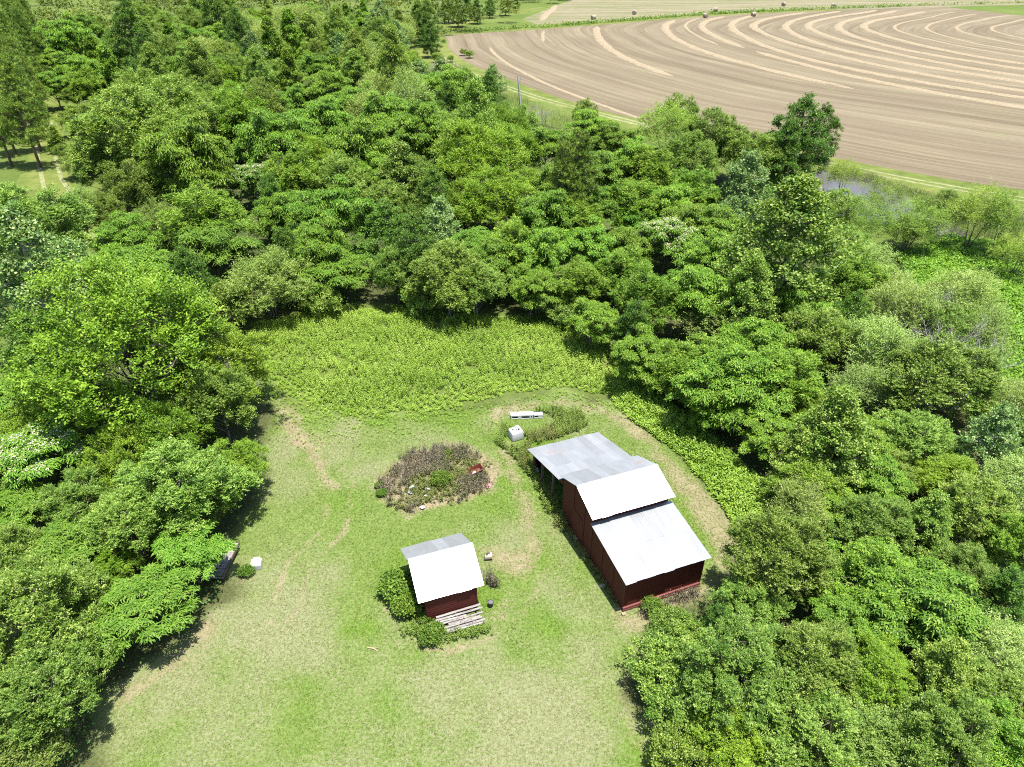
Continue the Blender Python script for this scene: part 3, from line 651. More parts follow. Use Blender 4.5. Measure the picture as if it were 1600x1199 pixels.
SPEC = {
 'china':  dict(R=4.0, H=8.6, base=.9, shape='dome', nl=24, lr=(.18, .38), sr=(.26, .5), dens=7.4, style='frond', per=9, L=.29, W=.095, rise=.16, droop=.32, zmin=-.3, mat=LM['china']),
 'lush':   dict(R=4.0, H=8.6, base=.7, shape='dome', nl=24, lr=(.18, .4), sr=(.24, .44), dens=4.6, style='spray', per=5, spl=5, twig=.45, rc=.15, L=.19, W=.1, lift=.05, sag=.5, pl=.05, mat=LM['china']),
 'mimosa': dict(R=4.2, H=6.6, base=1.6, shape='dome', nl=20, lr=(.22, .36), sr=(.24, .46), dens=3.8, style='frond', per=10, L=.46, W=.11, rise=.1, droop=.14, sq=.45, zmin=-.2, mat=LM['mimosa']),
 'bloom':  dict(R=4.0, H=6.6, base=1.6, shape='dome', nl=20, lr=(.22, .36), sr=(.26, .5), dens=5.0, style='frond', per=9, L=.46, W=.11, rise=.1, droop=.14, sq=.45, zmin=-.2, mat=LM['mimosa'], bloom=.8),
 'oak':    dict(R=4.6, H=9.0, base=.8, shape='dome', nl=26, lr=(.16, .38), dens=4.2, style='spray', per=5, spl=6, twig=.55, rc=.14, L=.17, W=.105, lift=.25, pl=.05, mat=LM['oak']),
 'elm':    dict(R=5.5, H=9.6, base=1.0, shape='dome', nl=36, lr=(.16, .36), dens=2.7, style='spray', per=5, spl=6, twig=.75, rc=.15, L=.18, W=.11, lift=.35, pl=.04, mat=LM['elm']),
 'sweetgum': dict(R=3.7, H=11.0, base=1.2, shape='ovate', nl=40, lr=(.22, .38), sr=(.24, .44), dens=4.4, style='leaf', per=17, rc=.17, L=.17, W=.14, pl=.18, mat=LM['sweetgum']),
 'silver': dict(R=3.6, H=9.0, base=.8, shape='ovate', nl=28, lr=(.22, .38), dens=4.2, style='leaf', per=15, rc=.16, L=.2, W=.16, pl=.16, mat=LM['silver'], bark=BARK_PALE),
 'dark':   dict(R=4.2, H=10.5, base=1.2, shape='ovate', nl=28, lr=(.18, .42), dens=4.2, style='leaf', per=17, rc=.16, L=.2, W=.12, pl=.06, mat=LM['dark']),
 'tulip':  dict(R=3.8, H=10.0, base=.8, shape='cone', nl=34, lr=(.2, .36), dens=4.6, style='leaf', per=15, rc=.15, L=.22, W=.18, pl=.1, mat=LM['china']),
 'willow': dict(R=2.6, H=5.2, base=1.1, shape='dome', nl=12, lr=(.26, .42), dens=2.6, style='spray', per=5, spl=6, twig=.8, rc=.16, L=.2, W=.05, sag=.3, lift=.4, mat=LM['willow'], stems=4, tr=.06, twigs=8),
 'scrub':  dict(R=2.6, H=5.4, base=.5, shape='dome', nl=18, lr=(.22, .42), dens=3.2, style='spray', per=5, spl=6, twig=.7, rc=.2, L=.15, W=.07, lift=.5, pl=.1, mat=LM['scrub'], stems=5, tr=.05, twigs=10, bark=BARK_PALE),
 'shrub':  dict(R=2.4, H=3.8, base=.2, shape='dome', nl=18, lr=(.28, .5), sr=(.24, .45), dens=6, style='spray', per=4, spl=6, twig=.5, rc=.13, L=.13, W=.06, lift=.4, mat=LM['shrub'], stems=5, tr=.05),
 'vine':   dict(R=2.2, H=3.2, base=.2, shape='dome', nl=14, lr=(.28, .5), sr=(.28, .5), dens=2.6, style='leaf', per=7, rc=.25, L=.42, W=.26, pl=.06, mat=LM['bushy'], stems=5, tr=.05),
 'bush':   dict(R=2.2, H=3.4, base=.2, shape='dome', nl=16, lr=(.26, .5), sr=(.24, .45), dens=5.5, style='leaf', per=15, rc=.14, L=.16, W=.1, pl=.1, mat=LM['oak'], stems=5, tr=.05),
}
def make_pine(seed):
    r = np.random.default_rng(seed); H = 13.0; mb = MB(); parts = []; T0 = []
    mb.tube([(0, 0, -.1), (.05, 0, 4), (0, .05, 9), (0, 0, H-.3)], [.2, .16, .1, .03], 7); C = []
    z = 2.6
    while z < H-.4:
        t = (z-2.6)/(H-2.6); nb = 6; Lb = 2.5*(1-t)**.7*r.uniform(.8, 1.1)+.25
        for i in range(nb):
            a = r.uniform(0, 6.28); e = Vector((Lb*math.cos(a), Lb*math.sin(a), z+Lb*r.uniform(.2, .5))); s = Vector((0, 0, z)); md = s.lerp(e, .55)-Vector((0, 0, .12*Lb))
            mb.tube([s, md, e], [.045, .03, .012], 3)
            for q in range(int(3+Lb*3.2)):
                f = r.uniform(.4, 1.0); p = s.lerp(e, f); o = r.normal(0, .22*(1.1-f)+.16, 3); C.append((p.x+o[0], p.y+o[1], p.z+abs(o[2])))
        z += .55
    C.append((0, 0, H-.2)); C = np.array(C); n = len(C); k = 18
    CC = np.repeat(C, k, 0); m_ = len(CC); D = unit(r.normal(0, .75, (m_, 3))+UP*1.0)
    v, f = leaves(CC-UP*.12, D, unit(r.normal(size=(m_, 3))), .42*r.uniform(.7, 1.2, m_), np.full(m_, .055), 0)
    t = np.clip(np.repeat(np.clip(r.normal(.45, .2, n), 0, 1), k)+r.normal(0, .1, m_), 0, 1)
    return dict(crown=mesh('crown', v, f, LM['pine'], t), trunk=mb.data('trunk', BARK_PINE, True), blossom=None, R=2.5, hc=8.8, H=H)
DEADW = bark_mat('dead_grey_wood', (.2, .18, .165), (.46, .43, .41))
def make_dead(seed, H=5.0, lv=4, spread=.6):
    r = random.Random(seed); mb = MB()
    def grow(p, d, L, rad, k):
        q = p+d*L*.5+Vector((r.uniform(-.06, .06), r.uniform(-.06, .06), 0))*L; e = q+(d+Vector((r.uniform(-.2, .2), r.uniform(-.2, .2), .05))).normalized()*L*.5
        mb.tube([p, q, e], [rad, rad*.8, rad*.55], 5 if k > 2 else 3)
        if k == 0: return
        for i in range(3 if k > 1 else 4):
            nd = (d+Vector((r.uniform(-1, 1), r.uniform(-1, 1), r.uniform(-.25, .6)))*spread).normalized()
            st = p.lerp(e, r.uniform(.45, 1)); grow(st, nd, L*r.uniform(.55, .8), rad*.5, k-1)
    trk = Vector((0, 0, -.05)); n = 3
    for i in range(n): grow(trk+Vector((r.uniform(-.2, .2), r.uniform(-.2, .2), 0)), Vector((r.uniform(-.4, .4), r.uniform(-.4, .4), 1)).normalized(), H*.42, .07*H/5, lv)
    return mb.data('branches', DEADW)
PRO = {}
def proto(kind, var):
    if (kind, var) not in PRO:
        s = sum(map(ord, kind))*13+var*101
        PRO[kind, var] = make_pine(s) if kind == 'pine' else make_tree(SPEC[kind], s)
    return PRO[kind, var]
NV = {'lush': 2, 'china': 2, 'mimosa': 2, 'bloom': 1, 'oak': 3, 'elm': 2, 'sweetgum': 2, 'silver': 2, 'dark': 2, 'tulip': 2, 'pine': 2, 'willow': 2, 'scrub': 2, 'shrub': 2, 'bush': 2, 'vine': 2}
NAME = {'lush': 'broadleaf_tree', 'china': 'compound_leaved_tree', 'mimosa': 'feathery_tree', 'bloom': 'flowering_tree', 'oak': 'broadleaf_tree', 'elm': 'broadleaf_tree', 'sweetgum': 'broadleaf_tree', 'silver': 'broadleaf_tree', 'dark': 'broadleaf_tree',
        'tulip': 'broadleaf_tree', 'pine': 'pine_tree', 'willow': 'willow_tree', 'scrub': 'scrub_tree', 'shrub': 'shrub', 'bush': 'shrub', 'vine': 'shrub'}
LOOK = {'lush': 'bright green leafy tree', 'china': 'bright green tree with drooping compound leaves', 'mimosa': 'flat-topped tree with ferny light green leaves', 'bloom': 'ferny tree topped with pale pink blossom', 'oak': 'rounded mid-green tree with small leaves',
        'elm': 'spreading yellow-green tree with leafy sprays', 'sweetgum': 'tall tree with pale yellow-green leaf tips', 'silver': 'tree with silvery pale leaves', 'dark': 'dark glossy green tree',
        'tulip': 'narrow pointed bright green tree', 'pine': 'tall pine with upright needle tufts', 'willow': 'thin airy willow', 'scrub': 'wispy pale green scrub tree', 'shrub': 'dense rounded grey-green shrub', 'bush': 'low leafy green bush', 'vine': 'leafy bush'}
LAND = []
TREES = []      # (x, y, radius) of everything planted
def plant(kind, x, y, s, label, group, rz=None, sz=1.0, var=None):
    var = random.randrange(NV[kind]) if var is None else var; p = proto(kind, var)
    e = link(NAME[kind], None, loc=(x, y, 0), rotz=random.uniform(0, 6.28) if rz is None else rz, scale=(s*random.uniform(.86, 1.12), s*random.uniform(.86, 1.12), s*sz))
    e.empty_display_size = .5; small = kind in ('shrub', 'bush', 'vine')
    link('stems' if small else 'trunk', p['trunk'], e); link('foliage' if small else 'crown', p['crown'], e)
    if p['blossom']: b = link('blossom', p['blossom'], e); b['kind'] = 'stuff'
    tag(e, label, 'shrub' if small else 'tree', group); TREES.append((x, y, s*p['R'])); return e
def at_px(kind, px, py, rpx):
    """ground spot and scale of a tree whose crown is centred on a photo pixel with a given pixel radius"""
    p = proto(kind, 0); D = 60.0
    for _ in range(12):
        s = rpx*D/FPX/p['R']; P = gnd(px, py, s*p['hc']); D = depth(P)
    return P[0], P[1], s
def zone(px, py):
    if px < 430 and py > 470: return 'beside the left edge of the mown lawn', 'trees along the lawn'
    if px > 960 and py > 600: return 'in the thicket beyond the long red barn', 'trees in the thicket by the barn'
    if py > 330 and px < 330: return 'between the grassy lane and the weed patch', 'trees by the grassy lane'
    if px > 1230: return 'between the pond and the red barn', 'trees near the pond'
    if py > 370: return 'along the far edge of the weed patch', 'trees edging the weed patch'
    if py > 170: return 'in the wood behind the weed patch', 'trees in the wood'
    return 'in the far wood beside the harvested field', 'trees in the far wood'
T = """
elm 195 560 150|broad yellow-green tree overhanging the mown lawn, largest on that side
elm 335 590 80
oak 345 640 62
elm 105 640 85
bloom 62 722 66|ferny tree with pale pink blossom beside the big yellow-green tree
elm 190 735 62
oak 285 765 85
elm 365 745 48|small yellow-green tree casting its shade on the lawn edge
mimosa 25 640 70
mimosa 25 800 55
mimosa 105 870 62
oak 205 830 60
oak 130 790 62
elm 255 690 62
oak 30 880 58
elm 165 885 46
oak 20 745 50
mimosa 298 872 56|flat ferny tree over the grey trailer deck
mimosa 215 955 70|low ferny tree above the bare soil at the lawn edge
oak 120 940 55
oak 45 985 105|grey-green leafy tree beside the ferny ones at the lawn corner
oak 75 1095 85
shrub 30 1170 70
oak 318 800 36
dark 60 560 60
dark 140 1000 40
silver 55 440 88|pale silvery-leaved tree behind the broad yellow-green one
oak 55 362 80|rounded grey-green tree beside the grassy lane
oak 5 322 34
silver 115 425 45
mimosa 190 415 58
china 200 380 45
mimosa 225 450 50
shrub 250 350 38
mimosa 335 395 58
shrub 420 452 62|dense rounded grey-green shrub at the weed patch corner
bush 355 480 45
dark 300 440 50
dark 450 410 45
bush 500 470 32
oak 205 222 84|very wide grey-green tree at the end of the grassy lane
oak 270 205 70
oak 172 282 42
oak 210 310 45
shrub 245 320 36
tulip 86 215 17
china 305 265 68|dome-crowned bright tree beside the wide grey-green tree
china 325 345 62
bloom 392 288 40|pale pink flowering tree between bright domed trees in the wood
china 385 205 50
china 430 240 55
dark 430 330 38
china 505 205 48
elm 480 250 40
china 470 290 48
china 450 345 42
china 520 345 58
china 500 400 50
mimosa 515 425 52
elm 545 265 42
china 575 250 55
china 610 195 52
china 660 225 45
china 590 285 42
oak 600 320 42
dark 605 360 52
dark 650 395 58
silver 690 360 40
dark 680 320 45
oak 620 435 42|leafy green tree leaning over the weed patch
oak 700 445 55
bush 660 470 32
oak 745 455 45
elm 745 265 66|large yellow-crowned tree in the wood, brightest of its neighbours
elm 800 245 48
elm 770 320 60
elm 725 330 45
bloom 830 320 34
elm 830 300 34
china 855 235 42
pine 905 250 40|lone pine rising among bright broadleaf trees
pine 880 270 36
china 920 205 36
oak 915 185 22
china 960 225 36
china 870 300 36
china 945 285 40
china 985 275 40
china 1020 290 44
china 930 330 40
china 980 330 42
china 905 350 42
china 860 350 46
mimosa 745 390 45
china 800 400 48
china 770 425 40
china 850 410 45
china 920 395 46
china 830 455 40
shrub 840 470 34
bush 880 480 30
china 905 450 40
china 925 505 42|bright small tree jutting into the weed patch
bush 895 495 26
china 965 430 48
china 975 395 40
mimosa 990 350 40
bloom 1040 385 52|wide ferny tree covered in pale pink blossom above the barn
mimosa 1070 440 40
oak 1058 195 40|upright green tree by the pond strip, left of the darkest crown
willow 1045 215 45
oak 1105 225 50
oak 1150 240 48
oak 1075 260 42
china 1040 330 42
china 1080 310 42
china 1075 360 46
china 1120 370 42
dark 1252 205 58|tall dark-crowned tree standing above the pond
dark 1225 240 40
dark 1285 200 36
oak 1195 245 44
silver 1165 300 52|silvery-leaved tree below the dark tall tree
silver 1140 340 36
sweetgum 1230 385 92|very tall tree with pale yellow leaf tips behind the barn
sweetgum 1165 475 52
china 1110 430 46
china 1095 480 52
china 1010 480 50
dark 990 520 40
china 1000 560 46
scrub 1100 500 40
china 1175 560 60
china 1140 610 66
china 1085 585 56
china 1215 600 56
china 1125 640 44
china 1045 588 38
china 1330 445 56
oak 1310 400 44
oak 1300 340 40
tulip 1275 330 30
dark 1330 500 52
oak 1270 540 55
china 1240 500 44
elm 1260 640 46
willow 1318 280 24
willow 1378 312 34|leaning thin willow standing over the pond water
willow 1350 360 40
willow 1425 350 42
willow 1525 345 40
willow 1570 355 44
willow 1590 400 36
shrub 1425 365 36
scrub 1350 420 44
scrub 1370 460 44
scrub 1400 500 50
scrub 1365 560 55
scrub 1420 580 52
scrub 1350 620 46
oak 1470 600 85|tall airy tree with a bare grey trunk beside the vine slope
oak 1465 520 55
scrub 1500 470 46
scrub 1530 540 42
silver 1545 700 56|silvery-leaved tree below the vine slope
silver 1330 830 34
sweetgum 1300 680 72|pale-tipped tree standing closest to the barn side
sweetgum 1255 715 50
china 1345 700 50
china 1260 760 48
china 1370 760 50
china 1215 690 45
elm 1475 745 52
oak 1420 690 55
oak 1400 740 42
scrub 1590 640 50
scrub 1580 760 55
oak 1520 800 55
sweetgum 1450 820 46
oak 1360 830 55
china 1300 800 42
scrub 1250 800 46
china 1590 860 50
dark 1570 930 48
oak 1510 900 50
oak 1210 880 86|round leafy tree at the barn corner
oak 1280 900 55
china 1370 920 70
china 1440 950 80|broad bright tree with long compound leaves in the thicket
china 1320 980 50
oak 1170 950 55
dark 1120 980 36
oak 1160 1060 88
oak 1260 1050 80
elm 1365 1070 68
sweetgum 1470 1065 58
bush 1048 985 36
bush 1040 1050 52|leafy bush at the thicket's edge by the bare path
bush 1085 1010 40
bush 1070 1120 52
elm 1140 1150 66
oak 1260 1160 80
shrub 1370 1170 70
oak 1470 1180 80
scrub 1560 1020 60
oak 1560 1100 70
china 1570 1180 70
bush 1060 1190 46
bush 1215 830 34
oak 122 185 26
oak 118 150 22
bush 98 240 14
shrub 120 262 22
oak 135 245 26
scrub 128 320 24
oak 165 345 34
scrub 205 370 26
china 105 75 40|dome-crowned bright tree beyond the lane, next to a round dark oak
china 120 110 34
china 85 105 26
china 85 140 26
china 135 135 30
dark 210 70 50|round dark oak standing over the lane's far end
dark 235 105 38
dark 345 35 38
dark 375 60 36
dark 360 90 30
dark 667 30 28|tall dark tree at the corner of the harvested field
dark 672 60 20
sweetgum 555 110 32
tulip 525 120 28
sweetgum 245 130 34
scrub 470 50 36
silver 690 125 30
silver 770 125 20
dark 765 165 36
dark 700 180 36
oak 720 205 38
oak 670 195 34
oak 770 200 28
"""
import hashlib
SHORT = {'elm 195': 'broad yellow-green tree', 'bloom 62': 'pink-flowered tree by the lawn', 'mimosa 298': 'grey trailer deck', 'oak 45': 'lawn corner', 'silver 55': 'silvery tree by the lane', 'oak 55': 'grassy lane', 'shrub 420': 'big round shrub', 'oak 205': 'wide grey-green tree',
         'china 305': 'dome-crowned bright tree', 'bloom 392': 'pink-flowered tree in the wood', 'oak 620': 'weed patch', 'elm 745': 'yellow-crowned tree', 'pine 905': 'lone pine', 'china 925': 'right end of the weeds', 'bloom 1040': 'large pink-flowered tree', 'oak 1058': 'upright tree by the pond strip',
         'dark 1252': 'tall dark-crowned tree', 'silver 1165': 'silvery tree below it all', 'sweetgum 1230': 'tall pale-tipped tree', 'willow 1378': 'pond', 'oak 1470': 'airy tree by the vines', 'silver 1545': 'silvery tree by the vines', 'sweetgum 1300': 'pale-tipped tree by the barn', 'oak 1210': 'barn corner',
         'china 1440': 'broad compound-leaved tree', 'bush 1040': 'bare path', 'china 105': 'far domed tree', 'dark 210': 'round dark oak', 'dark 667': 'field corner'}
SHORT['china 925'] = 'bright tree in the weeds'; SHORT['silver 1165'] = 'silvery tree by the pond'
LOOK2 = {'lush': 'bright green leafy tree', 'china': 'bright compound-leaved tree', 'mimosa': 'ferny flat-topped tree', 'bloom': 'ferny tree with pink blossom', 'oak': 'rounded small-leaved tree', 'elm': 'yellow-green spreading tree', 'sweetgum': 'pale-tipped tree', 'silver': 'silvery-leaved tree', 'dark': 'dark green tree',
         'tulip': 'pointed bright green tree', 'pine': 'pine tree', 'willow': 'thin airy willow', 'scrub': 'wispy pale scrub tree', 'shrub': 'rounded grey-green shrub', 'bush': 'leafy green bush'}
ROWS = []
for ln in T.strip().splitlines():
    a, _, lab = ln.partition('|'); kd, px, py, rp = a.split(); key = kd+' '+px; px, py, rp = float(px), float(py), float(rp)
    if kd == 'china' and not lab and int(hashlib.md5(a.encode()).hexdigest(), 16) % 5 < 2: kd = 'lush'
    x, y, s = at_px(kd, px, py, rp); ROWS.append((a, kd, px, py, x, y, s, lab))
    if key in SHORT: LAND.append((x, y, SHORT[key]))
def near_label(kd, x, y, s):
    R = s*proto(kd, 0)['R']; big = {'shrub': (1.6, 2.4), 'bush': (1.2, 2.0), 'willow': (2.0, 3.0), 'scrub': (2.2, 3.2)}.get(kd, (3.0, 4.2))
    q = sorted(LAND, key=lambda l: (l[0]-x)**2+(l[1]-y)**2)[:2]; d = math.hypot(q[0][0]-x, q[0][1]-y)
    l = ('small ' if R < big[0] else 'large ' if R > big[1] else '')+LOOK2[kd]+(' beside the ' if d < 7 else ' near the ' if d < 14 else ' away from the ')+q[0][2]
    if l in USED: l = ('small ' if R < big[0] else 'large ' if R > big[1] else '')+LOOK2[kd]+' near the '+q[0][2]+' and the '+q[1][2]
    l = ' '.join(l.split()[:16]); USED.add(l); return l
USED = set()
for a, kd, px, py, x, y, s, lab in ROWS:
    random.seed(hashlib.md5(a.encode()).hexdigest())
    plant(kd, x, y, s, lab or near_label(kd, x, y, s), zone(px, py)[1], sz=random.uniform(.88, 1.15))
random.seed(11)
# pine plantation in rows on the left of the lane
for i in range(15):
    for j in range(4):
        y = 116+i*8.5+random.uniform(-1, 1); x = -.558*y-12.2-j*4.6+random.uniform(-.6, .6)
        if 800+FPX*x/(y*cp+(CAM_H-9)*sp_) < -45: continue
        plant('pine', x, y, random.uniform(1.05, 1.3), 'tall pine in the plantation rows beside the grassy lane', 'plantation pines')
# the rest of the wood, filled where nothing stands yet
FOREST = np.array([(-66, 112), (-40, 92), (-10, 88), (4, 96), (4, 116), (-4, 136), (-14, 158), (-24, 178), (-30, 205), (-32, 245), (-28, 262), (-60, 290), (-125, 285), (-138, 250), (-98, 172), (-84, 145)], float)
def fill(poly, n, rad, kinds, seed, label, grp, gap=.52, sc=(.75, 1.2)):
    r = random.Random(seed); Q = scatter(poly, n*6, seed); cnt = 0
    for q in Q:
        R = r.uniform(*rad); near = False
        for (x, y, rr) in TREES:
            if (x-q[0])**2+(y-q[1])**2 < (gap*(rr+R))**2: near = True; break
        if near: continue
        kd = r.choice(kinds); random.seed(int(q[0]*1000)); p = proto(kd, 0)
        plant(kd, q[0], q[1], R/p['R'], near_label(kd, q[0], q[1], R/p['R']), grp, sz=r.uniform(.9, 1.15)); cnt += 1
        if cnt >= n: break
fill(FOREST, 190, (2.8, 5.2), ['oak', 'oak', 'sweetgum', 'oak', 'silver', 'china', 'scrub', 'elm', 'tulip', 'scrub', 'china', 'oak'], 5, 'in the far wood beside the harvested field', 'trees in the far wood')

# things whose labels coincide belong to one group
by = {}
for o in COL.objects:
    if o.parent is None and 'label' in o and o.get('category') in ('tree', 'shrub'): by.setdefault(o['label'], []).append(o)
for L_ in by.values():
    if len(L_) > 1:
        for o in L_: o['group'] = L_[0].get('group') or 'alike trees'
# ================================================================== STUFF: far wood, weeds, grass
def leaf_mass(name, C, per, rc, L, Wd, mat, seed, squash=.8, upb=.6):
    r = np.random.default_rng(seed); n = len(C); CC = np.repeat(C, per, 0); M = len(CC); p = CC+r.normal(0, rc, (M, 3))*[1, 1, squash]
    v, f = leaves(p, unit(r.normal(size=(M, 3))*[1, 1, .5]), unit(UP*upb+r.normal(0, .5, (M, 3))), L*r.uniform(.6, 1.3, M), Wd*r.uniform(.6, 1.3, M))
    t = np.clip(np.repeat(r.normal(.45, .2, n), per)+r.normal(0, .12, M), 0, 1)
    return tag(link(name, mesh(name, v, f, mat, t)), kind='stuff')
r = np.random.default_rng(3)
FARW = [np.array(p, float) for p in ([(-30, 262), (2, 300), (-5, 330), (25, 385), (60, 500), (40, 620), (-330, 640), (-330, 260), (-150, 240), (-110, 285), (-60, 290)],)]
v_, f_, t_ = [], [], []
for poly in FARW:
    for q in scatter(poly, 640, 9):
        R = r.uniform(2.6, 5.5); h = R*r.uniform(1.7, 2.8); nL = 54; tt = np.clip(r.normal(.42, .2), 0, 1)
        d = unit(r.normal(size=(nL, 3))); d[:, 2] = np.abs(d[:, 2])*1.1-.2; rad = r.uniform(.7, 1.1, nL)[:, None]
        c = np.array([q[0], q[1], h*.5])+d*rad*[R, R, h*.5]; c = np.repeat(c, 4, 0)+r.normal(0, .4, (nL*4, 3)); M = len(c)
        a_, b_ = leaves(c, unit(r.normal(size=(M, 3))*[1, 1, .5]), unit(UP*.7+r.normal(0, .5, (M, 3))), r.uniform(.6, 1.2, M), r.uniform(.45, .9, M))
        v_.append(a_); f_.append(b_); t_.append(np.clip(tt+r.normal(0, .14, M), 0, 1))
V, F, TT = cat(list(zip(v_, f_, t_)))
tag(link('far_wood', mesh('far_wood', V, F, leaf_mat('leaf_far', (.045, .1, .015), (.12, .19, .035), (.25, .33, .085)), TT)), 'dense far wood closing the view beyond the pale field', 'wood', kind='stuff')
# weed stand: upright leafy stalks
def weeds(name, Q, h, seed, mat, nl=9, L=.2, Wd=.08, label=None, cat_='weeds', lean=.1, hs=None):
    r = np.random.default_rng(seed); n = len(Q); H = h*r.uniform(.65, 1.25, n)*(1 if hs is None else hs); ln = r.normal(0, lean, (n, 2))
    k = np.tile(np.linspace(.25, 1, nl), n); B = np.repeat(np.c_[Q, np.zeros(n)], nl, 0); HH = np.repeat(H, nl); LN = np.repeat(ln, nl, 0); M = len(B)
    p = B+np.c_[LN*(k*HH)[:, None], k*HH]; az = np.tile(np.arange(nl)*2.4, n)+np.repeat(r.uniform(0, 6.3, n), nl)
    D = np.c_[np.cos(az), np.sin(az), .25+.5*(k > .85)+r.normal(0, .2, M)]
    v, f = leaves(p, D, unit(UP*1.4+r.normal(0, .3, (M, 3))), L*(1.15-.55*k)*r.uniform(.8, 1.3, M), Wd*r.uniform(.8, 1.3, M))
    t = np.clip(np.repeat(np.clip(r.normal(.45, .2, n)+.7*(fbm(Q[:, 0], Q[:, 1], 3.2, 91)-.5), 0, 1), nl)+.2*(k-.5)+r.normal(0, .08, M), 0, 1)
    # stalks as thin blades
    a = r.uniform(0, 3.14, n); s = np.c_[np.cos(a), np.sin(a), np.zeros(n)]*.012; b0 = np.c_[Q, np.zeros(n)]; tp = b0+np.c_[ln*H[:, None], H]
    sv = np.stack([b0-s, b0+s, tp+s*.5, tp-s*.5], 1).reshape(-1, 3); sf = np.arange(4*n).reshape(n, 4)
    V, F, TT = cat([(v, f, t), (sv, sf, np.full(n, .2))])
    o = tag(link(name, mesh(name, V, F, mat, TT)), label, cat_, kind='stuff'); return o
WEEDM = leaf_mat('leaf_weed', (.115, .21, .02), (.205, .325, .035), (.34, .455, .085), hue=.005, val=.05)
Q = scatter(WEED, 12500, 21); d = sdist(Q, WEED); e = d+(fbm(Q[:, 0], Q[:, 1], 2.5, 5)-.5)*4; k_ = (e > .1) & (fbm(Q[:, 0], Q[:, 1], 1.8, 93) > .27); Q = Q[k_]; e = e[k_]
weeds('weed_stand', Q, .75, 22, WEEDM, 8, .19, .07, 'stand of tall bright green weeds before the wood', hs=(.25+.75*sstep(e, 0, 3.5))*(.45+1.1*fbm(Q[:, 0], Q[:, 1], 2.0, 6)))
Q = scatter(LAWN, 60000, 28); e = sdist(Q, WEED); Q = Q[(e < .3) & (e > -4.5) & (np.random.default_rng(2).random(len(Q)) < .22*np.exp(e/1.6))]
weeds('weed_fringe', Q, .22, 29, WEEDM, 6, .13, .05, 'low straggling weeds between the weed stand and the lawn')
Q = scatter(BELT, 4600, 23); e = sdist(Q, BELT)+(fbm(Q[:, 0], Q[:, 1], 1.6, 15)-.5)*1.6; Q = Q[e > 0]; e = e[e > 0]
weeds('weed_belt', Q, .85, 24, WEEDM, 9, .26, .1, 'belt of leafy green weeds between barn strip and thicket', hs=.3+.8*sstep(e, 0, 1.4))
WEEDO = leaf_mat('leaf_weed_mid', (.07, .12, .015), (.14, .205, .032), (.25, .31, .07), hue=.01, val=.05)
WEEDD = leaf_mat('leaf_weed_dull', (.08, .1, .02), (.14, .165, .04), (.22, .235, .08), hue=.01, val=.05)
Q = scatter(SHEDWEED, 2600, 25); e = sdist(Q, SHEDWEED)+(fbm(Q[:, 0], Q[:, 1], 1.2, 16)-.5)*2.2; Q = Q[e > 0]
for c_, r_ in (((823, 662), 1.5), ((806, 690), .9), ((800, 655), 1.1), ((845, 658), 1.1)): Q = Q[np.hypot(*(Q-gnd(*c_)[:2]).T) > r_]
bq = vnoise(Q[:, 0], Q[:, 1], 2.5, 8)
weeds('shed_weeds', Q[bq > .45], .6, 26, WEEDO, 8, .15, .05, 'green weeds growing round the open lean-to of the barn')
weeds('shed_weeds', Q[bq <= .5], .65, 27, WEEDD, 7, .14, .04, 'browned weeds growing round the open lean-to of the barn')
DRY = leaf_mat('dry_stalk', (.07, .06, .04), (.17, .15, .1), (.31, .28, .2), trans=.15, hue=.005, val=.05, spec=.1)
def stalks(name, Q, h, seed, label, mat=DRY, nb=4):
    r = np.random.default_rng(seed); n = len(Q); P = []; A = []
    B = np.repeat(np.c_[Q, np.zeros(n)], nb, 0)+np.c_[r.normal(0, .05, (n*nb, 2)), np.zeros(n*nb)]; M = len(B); H = h*r.uniform(.4, 1.2, M)
    tp = B+np.c_[r.normal(0, .22, (M, 2))*H[:, None], H]; a = r.uniform(0, 3.14, M); s = np.c_[np.cos(a), np.sin(a), np.zeros(M)]*.014
    v = np.stack([B-s, B+s, tp+s*.6, tp-s*.6], 1).reshape(-1, 3); f = np.arange(4*M).reshape(M, 4); t = np.clip(r.normal(.45, .25, M), 0, 1)
    c = np.repeat(B+(tp-B)*.75, 3, 0)+r.normal(0, .06, (M*3, 3)); v2, f2 = leaves(c, unit(r.normal(size=(M*3, 3))), unit(r.normal(size=(M*3, 3))), .12*r.uniform(.6, 1.4, M*3), np.full(M*3, .04))
    V, F, TT = cat([(v, f, t), (v2, f2, np.clip(r.normal(.45, .25, M*3), 0, 1))])
    return tag(link(name, mesh(name, V, F, mat, TT)), label, 'weeds', kind='stuff')
Q = scatter(BRUSH, 2300, 31); e = sdist(Q, BRUSH)+(fbm(Q[:, 0], Q[:, 1], 1.2, 17)-.5)*4; Q = Q[(e > 0) & (np.random.default_rng(4).random(len(Q)) < .3+.65*sstep(e, 0, 1.6))]; nn = vnoise(Q[:, 0], Q[:, 1], 1.6, 12); stalks('dry_brush', Q[nn > .36], .6, 32, 'patch of dry brown stalks on the lawn before the barn')
Q2 = Q[nn < .52]; weeds('green_weeds', Q2, .42, 33, WEEDD, 8, .16, .06, 'dull green weeds mixed into the dry brush patch')
def along(p, q, n, w, seed):
    r = np.random.default_rng(seed); a = gnd(*p)[:2]; b = gnd(*q)[:2]; t = r.random(n)[:, None]; return a+(b-a)*t+r.normal(0, w, (n, 2))
stalks('dry_weeds', along((1000, 965), (1090, 928), 90, .18, 41), .7, 42, 'thin dead weeds along the barn end wall')
stalks('dry_weeds', along((774, 918), (763, 906), 34, .1, 43), .85, 44, 'tall dead weeds beside the hut wall')
weeds('wall_weeds', along((868, 800), (962, 940), 420, .14, 45), .35, 46, WEEDD, 7, .14, .05, 'low weeds along the long side of the barn')
